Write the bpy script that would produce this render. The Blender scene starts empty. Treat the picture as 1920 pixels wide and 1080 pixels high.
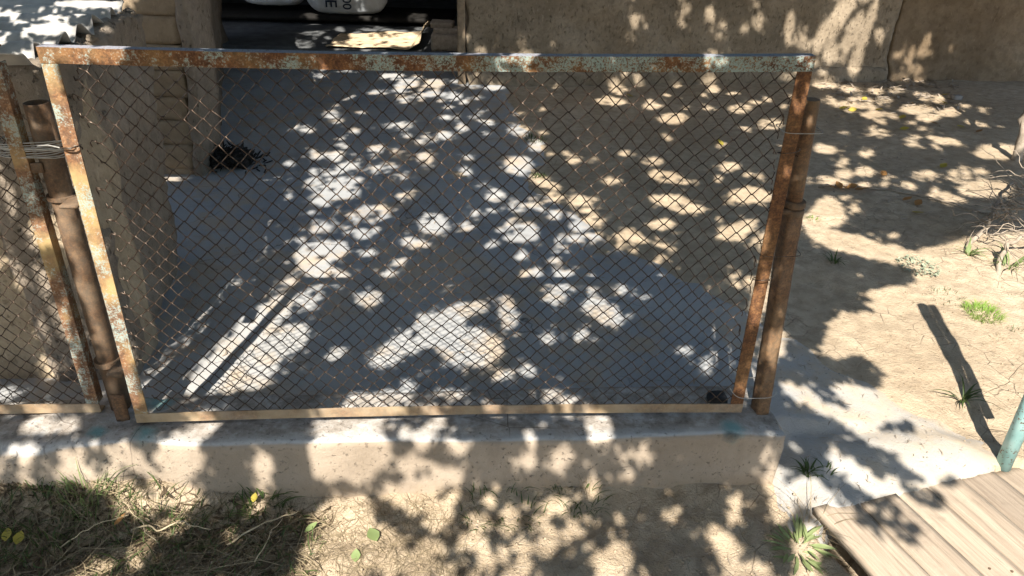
import bpy, math, random
import numpy as np
from mathutils import Vector, Matrix
from mathutils.bvhtree import BVHTree
random.seed(7); rng = np.random.default_rng(7)
S = bpy.context.scene
COL = S.collection

# ---------------------------------------------------------------- camera
F, PITCH, ROLL, HC = 1430.0, math.radians(28.67), math.radians(1.537), 1.94
cF = np.array([0, math.cos(PITCH), -math.sin(PITCH)])
u0 = np.array([0, math.sin(PITCH), math.cos(PITCH)]); x0_ = np.array([1., 0, 0])
cX = math.cos(ROLL)*x0_ + math.sin(ROLL)*u0
cU = -math.sin(ROLL)*x0_ + math.cos(ROLL)*u0
CAM = np.array([0, 0, HC])
cam = bpy.data.cameras.new('camera'); camo = bpy.data.objects.new('camera', cam); COL.objects.link(camo)
cam.sensor_width = 36; cam.lens = 36*F/1920; cam.clip_start = .02; cam.clip_end = 500
camo.matrix_world = Matrix(((cX[0], cU[0], -cF[0], 0), (cX[1], cU[1], -cF[1], 0), (cX[2], cU[2], -cF[2], HC), (0, 0, 0, 1)))
S.camera = camo
# ---------------------------------------------------------------- sky, sun, exposure
SUN_AZ, SUN_EL = math.radians(10.2), math.radians(47)
LD = np.array([math.sin(SUN_AZ)*math.cos(SUN_EL), math.cos(SUN_AZ)*math.cos(SUN_EL), -math.sin(SUN_EL)])  # way the light travels
w = bpy.data.worlds.new('World'); S.world = w; w.use_nodes = True
nt = w.node_tree; sky = nt.nodes.new('ShaderNodeTexSky'); sky.sky_type = 'NISHITA'; sky.sun_disc = False
sky.sun_elevation = SUN_EL; sky.sun_rotation = math.pi + SUN_AZ
bg = nt.nodes['Background']; bg.inputs['Strength'].default_value = .105; nt.links.new(sky.outputs[0], bg.inputs[0])
sl = bpy.data.lights.new('sun', 'SUN'); sl.energy = 5.0; sl.angle = math.radians(.53); sl.color = (1, .93, .82)
so = bpy.data.objects.new('sun', sl); COL.objects.link(so); so.location = (-2, -6, 9)
so.rotation_euler = Vector(LD).to_track_quat('-Z', 'Y').to_euler()
S.view_settings.view_transform = 'Standard'; S.view_settings.look = 'None'
S.view_settings.exposure = 1.3; S.view_settings.gamma = 1

# ---------------------------------------------------------------- pixel -> place helpers
def ray(px, py):
    d = cF*F + cX*(px-960) - cU*(py-540); return d/np.linalg.norm(d)
def at_z(px, py, z): d = ray(px, py); return CAM + d*((z-HC)/d[2])
def at_y(px, py, y): d = ray(px, py); return CAM + d*(y/d[1])
YAW = math.radians(4.03); FD = np.array([math.cos(YAW), math.sin(YAW), 0]); FN = np.array([-math.sin(YAW), math.cos(YAW), 0])
TL = np.array([-1.2517, 2.0198, 0]); FW = 2.08; FB, FT = .279, 1.511
def fp(u, v, z): return TL + FD*u + FN*v + np.array([0, 0, z])        # fence coordinates: along, behind, up
def fuvz(P): d = P - TL; return float(d@FD), float(d@FN), float(P[2])
def at_f(px, py, v): d = ray(px, py); t = (FN@TL + v)/(FN@d); return CAM + d*t
def proj(P):
    d = P - CAM; z = d@cF
    return 960 + F*(d@cX)/z, 540 - F*(d@cU)/z, z

# ---------------------------------------------------------------- noise
def _h(ix, iy, iz, s):
    n = (ix.astype(np.int64)*374761393 + iy.astype(np.int64)*668265263 + iz.astype(np.int64)*2147483647 + s*974634777) & 0x7fffffff
    n = ((n ^ (n >> 13))*1274126177) & 0x7fffffff
    return ((n ^ (n >> 16)) & 0xffff)/65535.0
def vnoise(P, sc, s=0):
    P = np.asarray(P, float)*sc; i = np.floor(P).astype(np.int64); f = P-i; f = f*f*(3-2*f); r = 0
    for dx in (0, 1):
        for dy in (0, 1):
            for dz in (0, 1):
                r = r + _h(i[:, 0]+dx, i[:, 1]+dy, i[:, 2]+dz, s)*(f[:, 0] if dx else 1-f[:, 0])*(f[:, 1] if dy else 1-f[:, 1])*(f[:, 2] if dz else 1-f[:, 2])
    return r*2-1
def fbm(P, sc, o=3, s=0):
    r = 0; a = 1.0
    for k in range(o): r = r + a*vnoise(P, sc*2**k, s+k*17); a *= .5
    return r
def sstep(a, b, x): t = np.clip((x-a)/(b-a), 0, 1); return t*t*(3-2*t)

# ---------------------------------------------------------------- object helpers
def wloc(o):
    v = np.array(o.location)
    return v if o.parent is None else v + wloc(o.parent)
def mesh(name, V, Fc, m, parent=None, smooth=False, **tags):
    V = np.asarray(V, float)
    me = bpy.data.meshes.new(name)
    off = wloc(parent) if parent else np.zeros(3)
    if isinstance(Fc, np.ndarray):
        k = Fc.shape[1]; me.vertices.add(len(V)); me.vertices.foreach_set('co', (V-off).ravel())
        me.loops.add(Fc.size); me.loops.foreach_set('vertex_index', Fc.ravel().astype(np.int32))
        me.polygons.add(len(Fc)); me.polygons.foreach_set('loop_start', np.arange(0, Fc.size, k, dtype=np.int32))
        me.update(calc_edges=True); me.validate()
    else:
        me.from_pydata([tuple(v) for v in V-off], [], Fc); me.update()
    if smooth: me.polygons.foreach_set('use_smooth', [True]*len(me.polygons))
    me.materials.append(m)
    o = bpy.data.objects.new(name, me); COL.objects.link(o)
    if parent: o.parent = parent
    for k, v in tags.items(): o[k] = v
    return o
def thing(name, loc, label, category, group=None):
    o = bpy.data.objects.new(name, None); COL.objects.link(o); o.location = tuple(loc); o.empty_display_size = .1
    o['label'] = label; o['category'] = category
    if group: o['group'] = group
    return o
def hexa(c, n, amp=0., sc=8., seed=0, oct=3, rnd=0.):
    """closed box from 8 corners (x fastest, then y, then z), n cuts a side, roughened by noise"""
    c = np.asarray(c, float).reshape(2, 2, 2, 3)
    key = {}; V = []; Fs = []
    def vid(i, j, k):
        t = (i, j, k)
        if t not in key:
            a, b, d = i/n[0], j/n[1], k/n[2]
            p = 0
            for z in (0, 1):
                for y in (0, 1):
                    for x in (0, 1):
                        p = p + c[z, y, x]*(a if x else 1-a)*(b if y else 1-b)*(d if z else 1-d)
            key[t] = len(V); V.append(p)
        return key[t]
    for ax in range(3):
        o = [x for x in range(3) if x != ax]
        for side in (0, n[ax]):
            for a in range(n[o[0]]):
                for b in range(n[o[1]]):
                    q = []
                    for (da, db) in ((0, 0), (1, 0), (1, 1), (0, 1)):
                        t = [0, 0, 0]; t[ax] = side; t[o[0]] = a+da; t[o[1]] = b+db; q.append(vid(*t))
                    flip = (side == 0) ^ (ax == 1)
                    Fs.append(q[::-1] if flip else q)
    V = np.array(V); ctr = V.mean(0)
    if rnd:   # pull in edges for a worn look
        loc = np.array(list(key.keys()))/np.array(n)
        e = np.minimum(loc, 1-loc); near = np.sort(e*np.array([np.linalg.norm(c[0,0,1]-c[0,0,0]), np.linalg.norm(c[0,1,0]-c[0,0,0]), np.linalg.norm(c[1,0,0]-c[0,0,0])]), axis=1)
        k = np.clip(1-near[:, 1]/rnd, 0, 1)[:, None]
        d = ctr-V; d = d/np.maximum(np.linalg.norm(d, axis=1, keepdims=True), 1e-6); V = V + d*k*k*rnd*.45
    if amp:
        V = V + amp*np.stack([fbm(V, sc, oct, seed+1), fbm(V, sc, oct, seed+2), fbm(V, sc, oct, seed+3)], 1)
    return V, np.array(Fs)
def box_c(p, e1, e2, e3): # corner + three edge vectors
    p, e1, e2, e3 = map(np.asarray, (p, e1, e2, e3)); return [p, p+e1, p+e2, p+e1+e2, p+e3, p+e1+e3, p+e2+e3, p+e1+e2+e3]
def join(parts):
    V = []; Q = []; n = 0
    for v, f in parts: V.append(np.asarray(v)); Q += [[i+n for i in q] for q in f]; n += len(v)
    return np.vstack(V), Q
def tube(pts, r, n=8, cap=True, ref=(0.13, 0.2, 1)):
    pts = np.asarray(pts, float); m = len(pts); r = np.broadcast_to(np.asarray(r, float), (m,))
    T = np.gradient(pts, axis=0); T /= np.maximum(np.linalg.norm(T, axis=1, keepdims=True), 1e-9)
    ref = np.asarray(ref, float)
    A = np.cross(T, ref); A /= np.maximum(np.linalg.norm(A, axis=1, keepdims=True), 1e-9); B = np.cross(T, A)
    an = np.arange(n)*2*math.pi/n
    V = pts[:, None, :] + r[:, None, None]*(np.cos(an)[None, :, None]*A[:, None, :] + np.sin(an)[None, :, None]*B[:, None, :])
    i = np.arange(m-1)[:, None]*n; j = np.arange(n)[None, :]; k = (j+1) % n
    Q = np.stack([i+j, i+n+j, i+n+k, i+k], -1).reshape(-1, 4).tolist()
    if cap: Q += [list(range(n)), list(range((m-1)*n, m*n))[::-1]]
    return V.reshape(-1, 3), Q
def pipe(p0, p1, r, wall=.004, n=24):
    p0, p1 = np.asarray(p0, float), np.asarray(p1, float); d = p1-p0; L = np.linalg.norm(d); d /= L
    pts = [p0, p0+d*L*.3, p0+d*L*.6, p1-d*.0005, p1, p1, p1-d*.25]; rr = [r, r, r, r, r-.0008, r-wall, r-wall]
    a = np.cross(d, [.3, 1, .1]); a /= np.linalg.norm(a); b = np.cross(d, a); V = []
    for p, q in zip(pts, rr):
        for k in range(n): t = 2*math.pi*k/n; V.append(p + q*(math.cos(t)*a+math.sin(t)*b))
    Q = [[i*n+k, i*n+(k+1) % n, (i+1)*n+(k+1) % n, (i+1)*n+k] for i in range(len(pts)-1) for k in range(n)]
    Q.append([(len(pts)-1)*n+k for k in range(n)]); Q.append([k for k in range(n)][::-1])
    return np.array(V), Q

# ---------------------------------------------------------------- materials
class NT:
    def __init__(s, name):
        s.m = bpy.data.materials.new(name); s.m.use_nodes = True; s.t = s.m.node_tree; s.b = s.t.nodes['Principled BSDF']
        s.geo = s.t.nodes.new('ShaderNodeNewGeometry'); s.pos = s.geo.outputs['Position']
    def n(s, typ, **kw):
        x = s.t.nodes.new(typ)
        for k, v in kw.items(): setattr(x, k, v)
        return x
    def L(s, a, b): s.t.links.new(a, b)
    def set(s, inp, v):
        if isinstance(v, (int, float)): inp.default_value = v
        elif isinstance(v, (tuple, list)): inp.default_value = tuple(v) + ((1,) if len(v) == 3 and inp.type == 'RGBA' else ())
        else: s.L(v, inp)
    def map(s, scale=(1, 1, 1), rot=(0, 0, 0), loc=(0, 0, 0), vec=None):
        x = s.n('ShaderNodeMapping'); s.L(vec or s.pos, x.inputs[0]); x.inputs[1].default_value = loc; x.inputs[2].default_value = rot; x.inputs[3].default_value = scale
        return x.outputs[0]
    def noise(s, sc, det=4, rough=.55, vec=None, dist=0):
        x = s.n('ShaderNodeTexNoise'); s.L(vec or s.pos, x.inputs['Vector']); x.inputs['Scale'].default_value = sc; x.inputs['Detail'].default_value = det; x.inputs['Roughness'].default_value = rough; x.inputs['Distortion'].default_value = dist
        return x.outputs[0]
    def vor(s, sc, feat='F1', vec=None, rand=1):
        x = s.n('ShaderNodeTexVoronoi', feature=feat); s.L(vec or s.pos, x.inputs['Vector']); x.inputs['Scale'].default_value = sc; x.inputs['Randomness'].default_value = rand
        return x.outputs[0]
    def ramp(s, f, stops, ease=False):
        x = s.n('ShaderNodeValToRGB'); s.L(f, x.inputs[0]); e = x.color_ramp.elements
        if ease: x.color_ramp.interpolation = 'EASE'
        while len(e) < len(stops): e.new(.5)
        for i, (p, c) in enumerate(stops):
            e[i].position = p; e[i].color = (c, c, c, 1) if isinstance(c, (int, float)) else tuple(c)+(1,)
        return x.outputs[0]
    def mix(s, f, a, b, mode='MIX'):
        x = s.n('ShaderNodeMix', data_type='RGBA', blend_type=mode); s.set(x.inputs[0], f); s.set(x.inputs[6], a); s.set(x.inputs[7], b); return x.outputs[2]
    def math(s, op, a, b=0., c=None, clamp=False):
        x = s.n('ShaderNodeMath', operation=op, use_clamp=clamp); s.set(x.inputs[0], a); s.set(x.inputs[1], b)
        if c is not None: s.set(x.inputs[2], c)
        return x.outputs[0]
    def bump(s, h, st, d=.01, nrm=None):
        x = s.n('ShaderNodeBump'); s.L(h, x.inputs['Height']); x.inputs['Strength'].default_value = st; x.inputs['Distance'].default_value = d
        if nrm: s.L(nrm, x.inputs['Normal'])
        return x.outputs[0]
    def out(s, col, rough=.9, nrm=None, spec=.2, metal=0.):
        s.set(s.b.inputs['Base Color'], col); s.set(s.b.inputs['Roughness'], rough); s.set(s.b.inputs['Specular IOR Level'], spec); s.set(s.b.inputs['Metallic'], metal)
        if nrm: s.L(nrm, s.b.inputs['Normal'])
        return s.m
def spot(s, p, r, soft=.5, warp=None):
    """mask 1 inside an irregular stain of radius r round p"""
    x = s.n('ShaderNodeVectorMath', operation='DISTANCE'); s.L(s.pos, x.inputs[0]); x.inputs[1].default_value = tuple(p)
    d = x.outputs[1]
    if warp is not None: d = s.math('ADD', d, s.math('MULTIPLY', s.math('SUBTRACT', warp, .5), r*1.1))
    return s.ramp(s.math('DIVIDE', d, r*2), [(.5-soft*.5, 1.), (.5, 0.)])

def m_soil():
    s = NT('loess_soil'); a = s.noise(1.3, 6, .6); b = s.noise(14, 6, .65); c = s.noise(90, 4, .7)
    col = s.ramp(a, [(.3, (.38, .30, .21)), (.5, (.465, .375, .27)), (.72, (.54, .445, .335))])
    col = s.mix(s.ramp(b, [(.35, .55), (.6, 0.)]), col, (.25, .19, .13))
    peb = s.vor(55); pm = s.ramp(peb, [(.12, 1.), (.22, 0.)]); pick = s.ramp(s.noise(30, 2), [(.6, 0.), (.68, 1.)])
    col = s.mix(s.math('MULTIPLY', pm, pick), col, (.2, .17, .14))
    v = s.n('ShaderNodeTexVoronoi', feature='DISTANCE_TO_EDGE'); s.L(s.map(vec=s.n('ShaderNodeVectorMath', operation='ADD').outputs[0]) if False else s.pos, v.inputs['Vector']); v.inputs['Scale'].default_value = 7
    ed = s.vor(9, 'DISTANCE_TO_EDGE', s.n('ShaderNodeMapping').outputs[0] if False else s.map(vec=s.pos)); ck = s.math('MULTIPLY', s.ramp(ed, [(.004, 1.), (.02, 0.)]), s.ramp(s.noise(2.6, 3), [(.5, 0.), (.62, 1.)])); col = s.mix(s.math('MULTIPLY', ck, .45), col, (.16, .12, .085))
    h = s.math('ADD', s.math('MULTIPLY', b, .8), s.math('MULTIPLY', c, .5)); h = s.math('ADD', h, s.math('MULTIPLY', s.math('MULTIPLY', pm, pick), .45)); h = s.math('SUBTRACT', h, s.math('MULTIPLY', ck, .25))
    return s.out(col, .95, s.bump(h, .9, .022), .1)
def m_concrete():
    s = NT('worn_concrete'); a = s.noise(1.1, 7, .62); b = s.noise(7, 6, .65); c = s.noise(120, 3, .7)
    col = s.ramp(a, [(.28, (.25, .262, .28)), (.5, (.325, .33, .335)), (.72, (.385, .378, .365))])
    col = s.mix(s.ramp(s.math('ADD', s.math('MULTIPLY', b, .55), s.math('MULTIPLY', s.noise(1.9, 4, .6), .45)), [(.49, 0.), (.6, .8)]), col, (.40, .32, .235)); gr = s.vor(80); gp = s.math('MULTIPLY', s.ramp(gr, [(.1, 1.), (.2, 0.)]), s.ramp(s.noise(26, 2), [(.58, 0.), (.66, 1.)])); col = s.mix(s.math('MULTIPLY', gp, .7), col, (.12, .11, .1))
    col = s.mix(s.ramp(s.noise(3.1, 5, .7), [(.56, 0.), (.7, .5)]), col, (.19, .18, .175))
    sx = s.n('ShaderNodeSeparateXYZ'); s.L(s.pos, sx.inputs[0]); col = s.mix(s.math('MULTIPLY', s.ramp(s.math('MULTIPLY', sx.outputs[0], .5), [(.42, 0.), (.75, .8)]), s.ramp(b, [(.3, .35), (.6, 1.)])), col, (.40, .335, .255))
    wv = s.n('ShaderNodeVectorMath', operation='ADD'); s.L(s.pos, wv.inputs[0]); nn = s.n('ShaderNodeTexNoise'); s.L(s.pos, nn.inputs['Vector']); nn.inputs['Scale'].default_value = 5; nn.inputs['Detail'].default_value = 5
    sc_ = s.n('ShaderNodeVectorMath', operation='SCALE'); s.L(nn.outputs[1], sc_.inputs[0]); sc_.inputs['Scale'].default_value = .22; s.L(sc_.outputs[0], wv.inputs[1])
    ed = s.vor(1.5, 'DISTANCE_TO_EDGE', wv.outputs[0]); brk = s.ramp(s.noise(1.7, 2), [(.52, 0.), (.6, 1.)])
    cr = s.math('MULTIPLY', s.ramp(ed, [(.001, .8), (.005, 0.)]), brk)
    col = s.mix(cr, col, (.05, .045, .04))
    h = s.math('ADD', s.math('MULTIPLY', b, .6), s.math('MULTIPLY', c, .25)); h = s.math('SUBTRACT', h, s.math('MULTIPLY', cr, .4))
    return s.out(col, .9, s.bump(s.math('ADD', h, s.math('MULTIPLY', gp, .5)), .85, .014), .2)
def m_mud(name, c0, c1, c2, pits=0., straw=.5, bs=.6):
    s = NT(name); a = s.noise(2.2, 6, .62); b = s.noise(16, 6, .66); c = s.noise(110, 3, .7)
    col = s.ramp(a, [(.3, c0), (.52, c1), (.72, c2)])
    col = s.mix(s.ramp(b, [(.35, .4), (.55, 0.)]), col, tuple(x*.62 for x in c0))
    st = s.noise(60, 3, .6, s.map((1, 1, .28), (.35, .5, .2))); sm = s.ramp(st, [(.62, 0.), (.7, straw)])
    col = s.mix(sm, col, tuple(min(1, x*1.35) for x in c2))
    h = s.math('ADD', s.math('MULTIPLY', b, .8), s.math('MULTIPLY', c, .3))
    if pits:
        pv = s.noise(52, 4, .6, s.map((1, 1, .5), (.2, .3, 0))); pm = s.ramp(pv, [(.60, 0.), (.70, .8)])
        col = s.mix(s.math('MULTIPLY', pm, pits), col, tuple(x*.3 for x in c0)); h = s.math('SUBTRACT', h, s.math('MULTIPLY', pm, .9))
    return s.out(col, .95, s.bump(h, bs, .018), .1)
def m_plinth():
    s = NT('plinth_render'); a = s.noise(2.5, 6, .6); b = s.noise(18, 6, .65); c = s.noise(140, 3, .7)
    col = s.ramp(a, [(.3, (.26, .21, .16)), (.5, (.335, .275, .215)), (.72, (.39, .325, .26))])
    nz = s.n('ShaderNodeSeparateXYZ'); s.L(s.geo.outputs['Normal'], nz.inputs[0]); top = s.ramp(nz.outputs[2], [(.6, 0.), (.85, 1.)])
    tcol = s.ramp(b, [(.3, (.17, .15, .13)), (.48, (.31, .28, .25)), (.62, (.43, .41, .39)), (.75, (.5, .48, .46))])
    dv = s.n('ShaderNodeVectorMath', operation='DOT_PRODUCT'); s.L(s.pos, dv.inputs[0]); dv.inputs[1].default_value = tuple(FN); vv = s.math('SUBTRACT', dv.outputs[1], float(FN@TL))
    edge = s.ramp(s.math('ADD', s.math('ADD', vv, .5), s.math('MULTIPLY', s.math('SUBTRACT', s.noise(9, 4), .5), .09)), [(.425, 1.), (.47, 0.)])
    tcol = s.mix(s.math('MULTIPLY', edge, .75), tcol, (.47, .465, .46)); col = s.mix(top, col, tcol)
    sp = s.ramp(s.noise(60, 4, .7), [(.60, 0.), (.68, .8)]); col = s.mix(s.math('MULTIPLY', sp, s.ramp(a, [(.4, .35), (.6, 1.)])), col, (.1, .085, .07))
    z = s.n('ShaderNodeSeparateXYZ'); s.L(s.pos, z.inputs[0])
    col = s.mix(s.math('MULTIPLY', s.ramp(z.outputs[2], [(.0, 1.), (.09, 0.)]), s.ramp(b, [(.35, .2), (.6, .9)])), col, (.33, .25, .17))
    wn = s.noise(30, 5, .7)
    ce = s.vor(3.3, 'DISTANCE_TO_EDGE', s.map((1, 1, .6))); ck = s.math('MULTIPLY', s.ramp(ce, [(.002, 1.), (.008, 0.)]), s.ramp(s.noise(2.2, 3), [(.52, 0.), (.6, .8)])); col = s.mix(ck, col, (.07, .055, .045))
    col = s.mix(s.ramp(s.noise(5, 5, .7, s.map((1, 1, .35))), [(.52, 0.), (.68, .45)]), col, (.20, .165, .13))
    for p, r in ((at_z(275, 818, .25), .05), (at_z(1372, 803, .25), .055), (at_z(183, 812, .25), .04), (at_z(300, 752, .25), .07)):
        col = s.mix(s.math('MULTIPLY', spot(s, p, r, .7, wn), .75), col, (.13, .3, .31))
    p = at_z(1375, 822, .25); col = s.mix(s.math('MULTIPLY', spot(s, p, .04, .6, wn), .8), col, (.05, .045, .045))
    h = s.math('ADD', s.math('MULTIPLY', b, .6), s.math('MULTIPLY', c, .25))
    return s.out(col, .93, s.bump(s.math('SUBTRACT', h, s.math('MULTIPLY', sp, .5)), .7, .012), .15)
def m_rust(name, paint=.5, grad=None, dust=0., pc=(.24, .325, .31), ochre=.3, base=1., cap=False):
    """rusted steel with what is left of pale turquoise paint; grad=(x0,x1): paint grows along x"""
    s = NT(name); a = s.noise(9, 6, .6); b = s.noise(60, 5, .65); c = s.noise(220, 3, .7)
    b2 = s.noise(170, 4, .7); bb = s.math('ADD', s.math('MULTIPLY', b, .55), s.math('MULTIPLY', b2, .45))
    col = s.ramp(bb, [(.34, (.05*base, .024*base, .014*base)), (.46, (.12*base, .055*base, .028*base)), (.55, (.22*base, .10*base, .042*base)), (.66, (.34*base, .18*base, .08*base))])
    if ochre:
        o = s.ramp(s.noise(5, 4, .6), [(.45, 0.), (.62, ochre)]); col = s.mix(o, col, (.46, .33, .14))
    pm = s.math('ADD', s.math('MULTIPLY', a, .45), s.math('ADD', s.math('MULTIPLY', b, .25), s.math('MULTIPLY', b2, .3)))
    if grad:
        xs = s.n('ShaderNodeSeparateXYZ'); s.L(s.pos, xs.inputs[0]); g = s.n('ShaderNodeMapRange'); s.L(xs.outputs[0], g.inputs[0])
        g.inputs[1].default_value = grad[0]; g.inputs[2].default_value = grad[1]; g.inputs[3].default_value = -.05; g.inputs[4].default_value = .07
        pm = s.math('ADD', pm, g.outputs[0])
    t = 1-paint; lo = .36+.28*t
    pk = s.ramp(pm, [(lo, 0.), (lo+.035, .85)])
    fl = s.ramp(s.noise(190, 4, .75), [(.5, 1.), (.56, .1)])      # flaked-off specks
    pk = s.math('MULTIPLY', pk, fl)
    col = s.mix(pk, col, s.mix(s.ramp(a, [(.4, 0.), (.7, 1.)]), pc, tuple(min(1, x*1.18) for x in pc)))
    if cap:
        nz = s.n('ShaderNodeSeparateXYZ'); s.L(s.geo.outputs['True Normal'], nz.inputs[0]); col = s.mix(s.math('MULTIPLY', s.ramp(nz.outputs[2], [(.7, 0.), (.9, .85)]), s.ramp(b2, [(.38, .4), (.5, 1.)])), col, (.27, .29, .35))
    if dust: col = s.mix(s.ramp(s.noise(12, 5, .6), [(.35, dust*.4), (.6, dust)]), col, (.44, .36, .26))
    h = s.math('ADD', s.math('MULTIPLY', b, .6), s.math('ADD', s.math('MULTIPLY', c, .3), s.math('MULTIPLY', pk, .4)))
    return s.out(col, .8, s.bump(h, .5, .002), .3)
def m_wire():
    s = NT('weathered_wire'); b = s.noise(70, 4, .6); a = s.noise(4, 3)
    col = s.ramp(b, [(.35, (.04, .026, .018)), (.55, (.10, .072, .055)), (.7, (.21, .165, .135))])
    return s.out(col, .42, None, .4, .8)
def m_teal():
    s = NT('chipped_teal_paint'); a = s.noise(16, 5, .6); b = s.noise(70, 4, .7); c = s.noise(3, 3)
    col = s.ramp(a, [(.3, (.20, .38, .38)), (.55, (.29, .49, .485)), (.75, (.40, .56, .55))])
    ch = s.ramp(s.math('ADD', s.math('MULTIPLY', b, .6), s.math('MULTIPLY', c, .4)), [(.60, 0.), (.63, 1.)]); col = s.mix(ch, col, (.14, .07, .035))
    return s.out(col, .5, s.bump(s.math('SUBTRACT', a, ch), .4, .002), .4)
def m_plain(name, c, var=.25, sc=20, rough=.85, bs=.3, spec=.2, dist=.004):
    s = NT(name); b = s.noise(sc, 5, .6); c2 = s.noise(sc*7, 3, .65)
    col = s.ramp(b, [(.3, tuple(x*(1-var) for x in c)), (.5, c), (.7, tuple(min(1, x*(1+var)) for x in c))])
    return s.out(col, rough, s.bump(s.math('ADD', b, s.math('MULTIPLY', c2, .4)), bs, dist), spec)
def m_leaf(name, c, var=.35, trans=.35):
    s = NT(name); oi = s.noise(6, 3, .6)
    col = s.ramp(oi, [(.3, tuple(x*(1-var) for x in c)), (.7, tuple(min(1, x*(1+var)) for x in c))])
    s.out(col, .55, None, .3)
    tr = s.n('ShaderNodeBsdfTranslucent'); s.L(col, tr.inputs[0]); mx = s.n('ShaderNodeMixShader'); mx.inputs[0].default_value = trans
    s.L(s.b.outputs[0], mx.inputs[1]); s.L(tr.outputs[0], mx.inputs[2]); s.L(mx.outputs[0], s.t.nodes['Material Output'].inputs['Surface']); return s.m
def m_wood(name, c0, c1, ang):
    s = NT(name); v = s.map((1, 1, 1), (0, 0, ang)); 
    g = s.noise(1, 6, .6, s.map((60, 2.2, 20), (0, 0, 0), vec=v), .6); k = s.noise(1, 4, .6, s.map((9, 2.0, 4), vec=v), 1.5); f = s.noise(1, 3, .7, s.map((260, 9, 60), vec=v))
    col = s.ramp(g, [(.3, c0), (.6, c1)]); col = s.mix(s.ramp(k, [(.45, 0.), (.7, .6)]), col, tuple(x*1.12 for x in c1))
    col = s.mix(s.ramp(f, [(.6, 0.), (.72, .6)]), col, tuple(x*.45 for x in c0))
    oi = s.n('ShaderNodeObjectInfo'); col = s.mix(1., col, s.ramp(oi.outputs['Random'], [(0., (.72, .70, .68)), (1., (1.06, 1.04, 1.0))]), 'MULTIPLY')
    st = s.noise(5, 5, .7); col = s.mix(s.ramp(st, [(.55, 0.), (.72, .5)]), col, tuple(x*.55 for x in c0))
    return s.out(col, .9, s.bump(s.math('ADD', g, s.math('MULTIPLY', f, .6)), .9, .004), .15)
M = dict(soil=m_soil(), conc=m_concrete(), plinth=m_plinth(),
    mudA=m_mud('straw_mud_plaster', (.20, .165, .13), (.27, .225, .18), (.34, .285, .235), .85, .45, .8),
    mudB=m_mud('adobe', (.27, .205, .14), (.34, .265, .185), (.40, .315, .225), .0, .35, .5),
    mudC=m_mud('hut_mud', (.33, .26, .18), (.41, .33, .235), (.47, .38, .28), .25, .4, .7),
    mudW=m_mud('house_mud', (.20, .16, .115), (.29, .235, .172), (.37, .305, .23), .3, .35, .9),
    mudD=m_mud('shaded_mud', (.12, .1, .08), (.17, .14, .11), (.22, .18, .145), .5, .2, .7),  # jamb and left wall: shade of the recess put into the colour
    mudR=m_mud('house_mud_shaded', (.15, .108, .068), (.22, .163, .108), (.30, .23, .155), .15, .3, .6),  # right front wall: house mud darkened in colour for its shade
    rail=m_rust('painted_rail', .5, (-1.3, .9), 0, ochre=.2, base=.85, cap=True), stileL=m_rust('ochre_stile', .5, None, .12, ochre=.75, base=1.),
    stileR=m_rust('rust_stile', .05, None, .0, ochre=.08, base=.75), railB=m_rust('dusty_rail', .2, None, .62, ochre=.35, base=.7),
    pipe=m_rust('brown_pipe', .0, None, .22, ochre=.0, base=.4), post=m_rust('rust_post', .0, None, .16, ochre=.08, base=.6),
    wire=m_wire(), tie=m_plain('grey_wire', (.30, .29, .27), .25, 40, .5, .1, .5),
    sheet=m_plain('asbestos_cement', (.40, .39, .375), .3, 9, .85, .4, .2, .004), teal=m_teal(),
    plank=m_wood('weathered_plank', (.25, .20, .155), (.40, .335, .27), math.radians(-20)), oldwood=m_wood('old_door_wood', (.16, .11, .075), (.3, .22, .15), 0),
    sack=m_plain('woven_sack', (.42, .45, .48), .2, 9, .7, .6, .2, .02), ink=m_plain('sack_ink', (.02, .03, .05), .2, 40, .8), dark=m_plain('dark_timber', (.012, .011, .010), .3, 20, .8),
    cloth=m_plain('dusty_cloth', (.55, .43, .29), .2, 14, .9, .4, .1, .006), brick=m_plain('old_brick', (.36, .30, .24), .25, 25, .9, .5, .1, .004),
    roomdim=m_plain('shaded_room', (.10, .105, .11), .3, 8, .85, .3), char=m_plain('charcoal', (.022, .021, .02), .6, 40, .9), bark=m_plain('dry_bark', (.30, .25, .20), .35, 30, .9, .6, .1, .006), trunk=m_plain('tree_bark', (.12, .09, .065), .4, 18, .9, .8, .1, .01),  # room floor, walls, ceiling: lack of light put into the colour
    leaf=m_leaf('canopy_leaf', (.05, .10, .025), .4, .3), yellow=m_leaf('yellow_leaf', (.40, .33, .06), .3, .3), dry=m_leaf('dry_leaf', (.33, .17, .06), .4, .2), gleaf=m_leaf('green_leaf', (.19, .25, .10), .35, .3), herbg=m_leaf('rosette_leaf', (.24, .29, .13), .35, .3),
    grass=m_leaf('grass_blade', (.065, .10, .028), .45, .3), lgrass=m_leaf('light_grass', (.22, .34, .07), .3, .35), humus=m_plain('dark_litter', (.075, .055, .035), .5, 25, .9, .2), stalk=m_plain('dry_stalk', (.40, .33, .22), .25, 30, .8, .1), straw=m_plain('dry_straw', (.22, .175, .11), .35, 30, .8, .0), pale=m_leaf('pale_herb', (.30, .34, .25), .25, .25),
    block=m_plain('dark_block', (.03, .032, .036), .4, 30, .8, .4), stone=m_plain('grey_stone', (.3, .28, .26), .25, 20, .9, .5), door=m_plain('door_timber', (.26, .2, .14), .3, 22, .85, .4))

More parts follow.
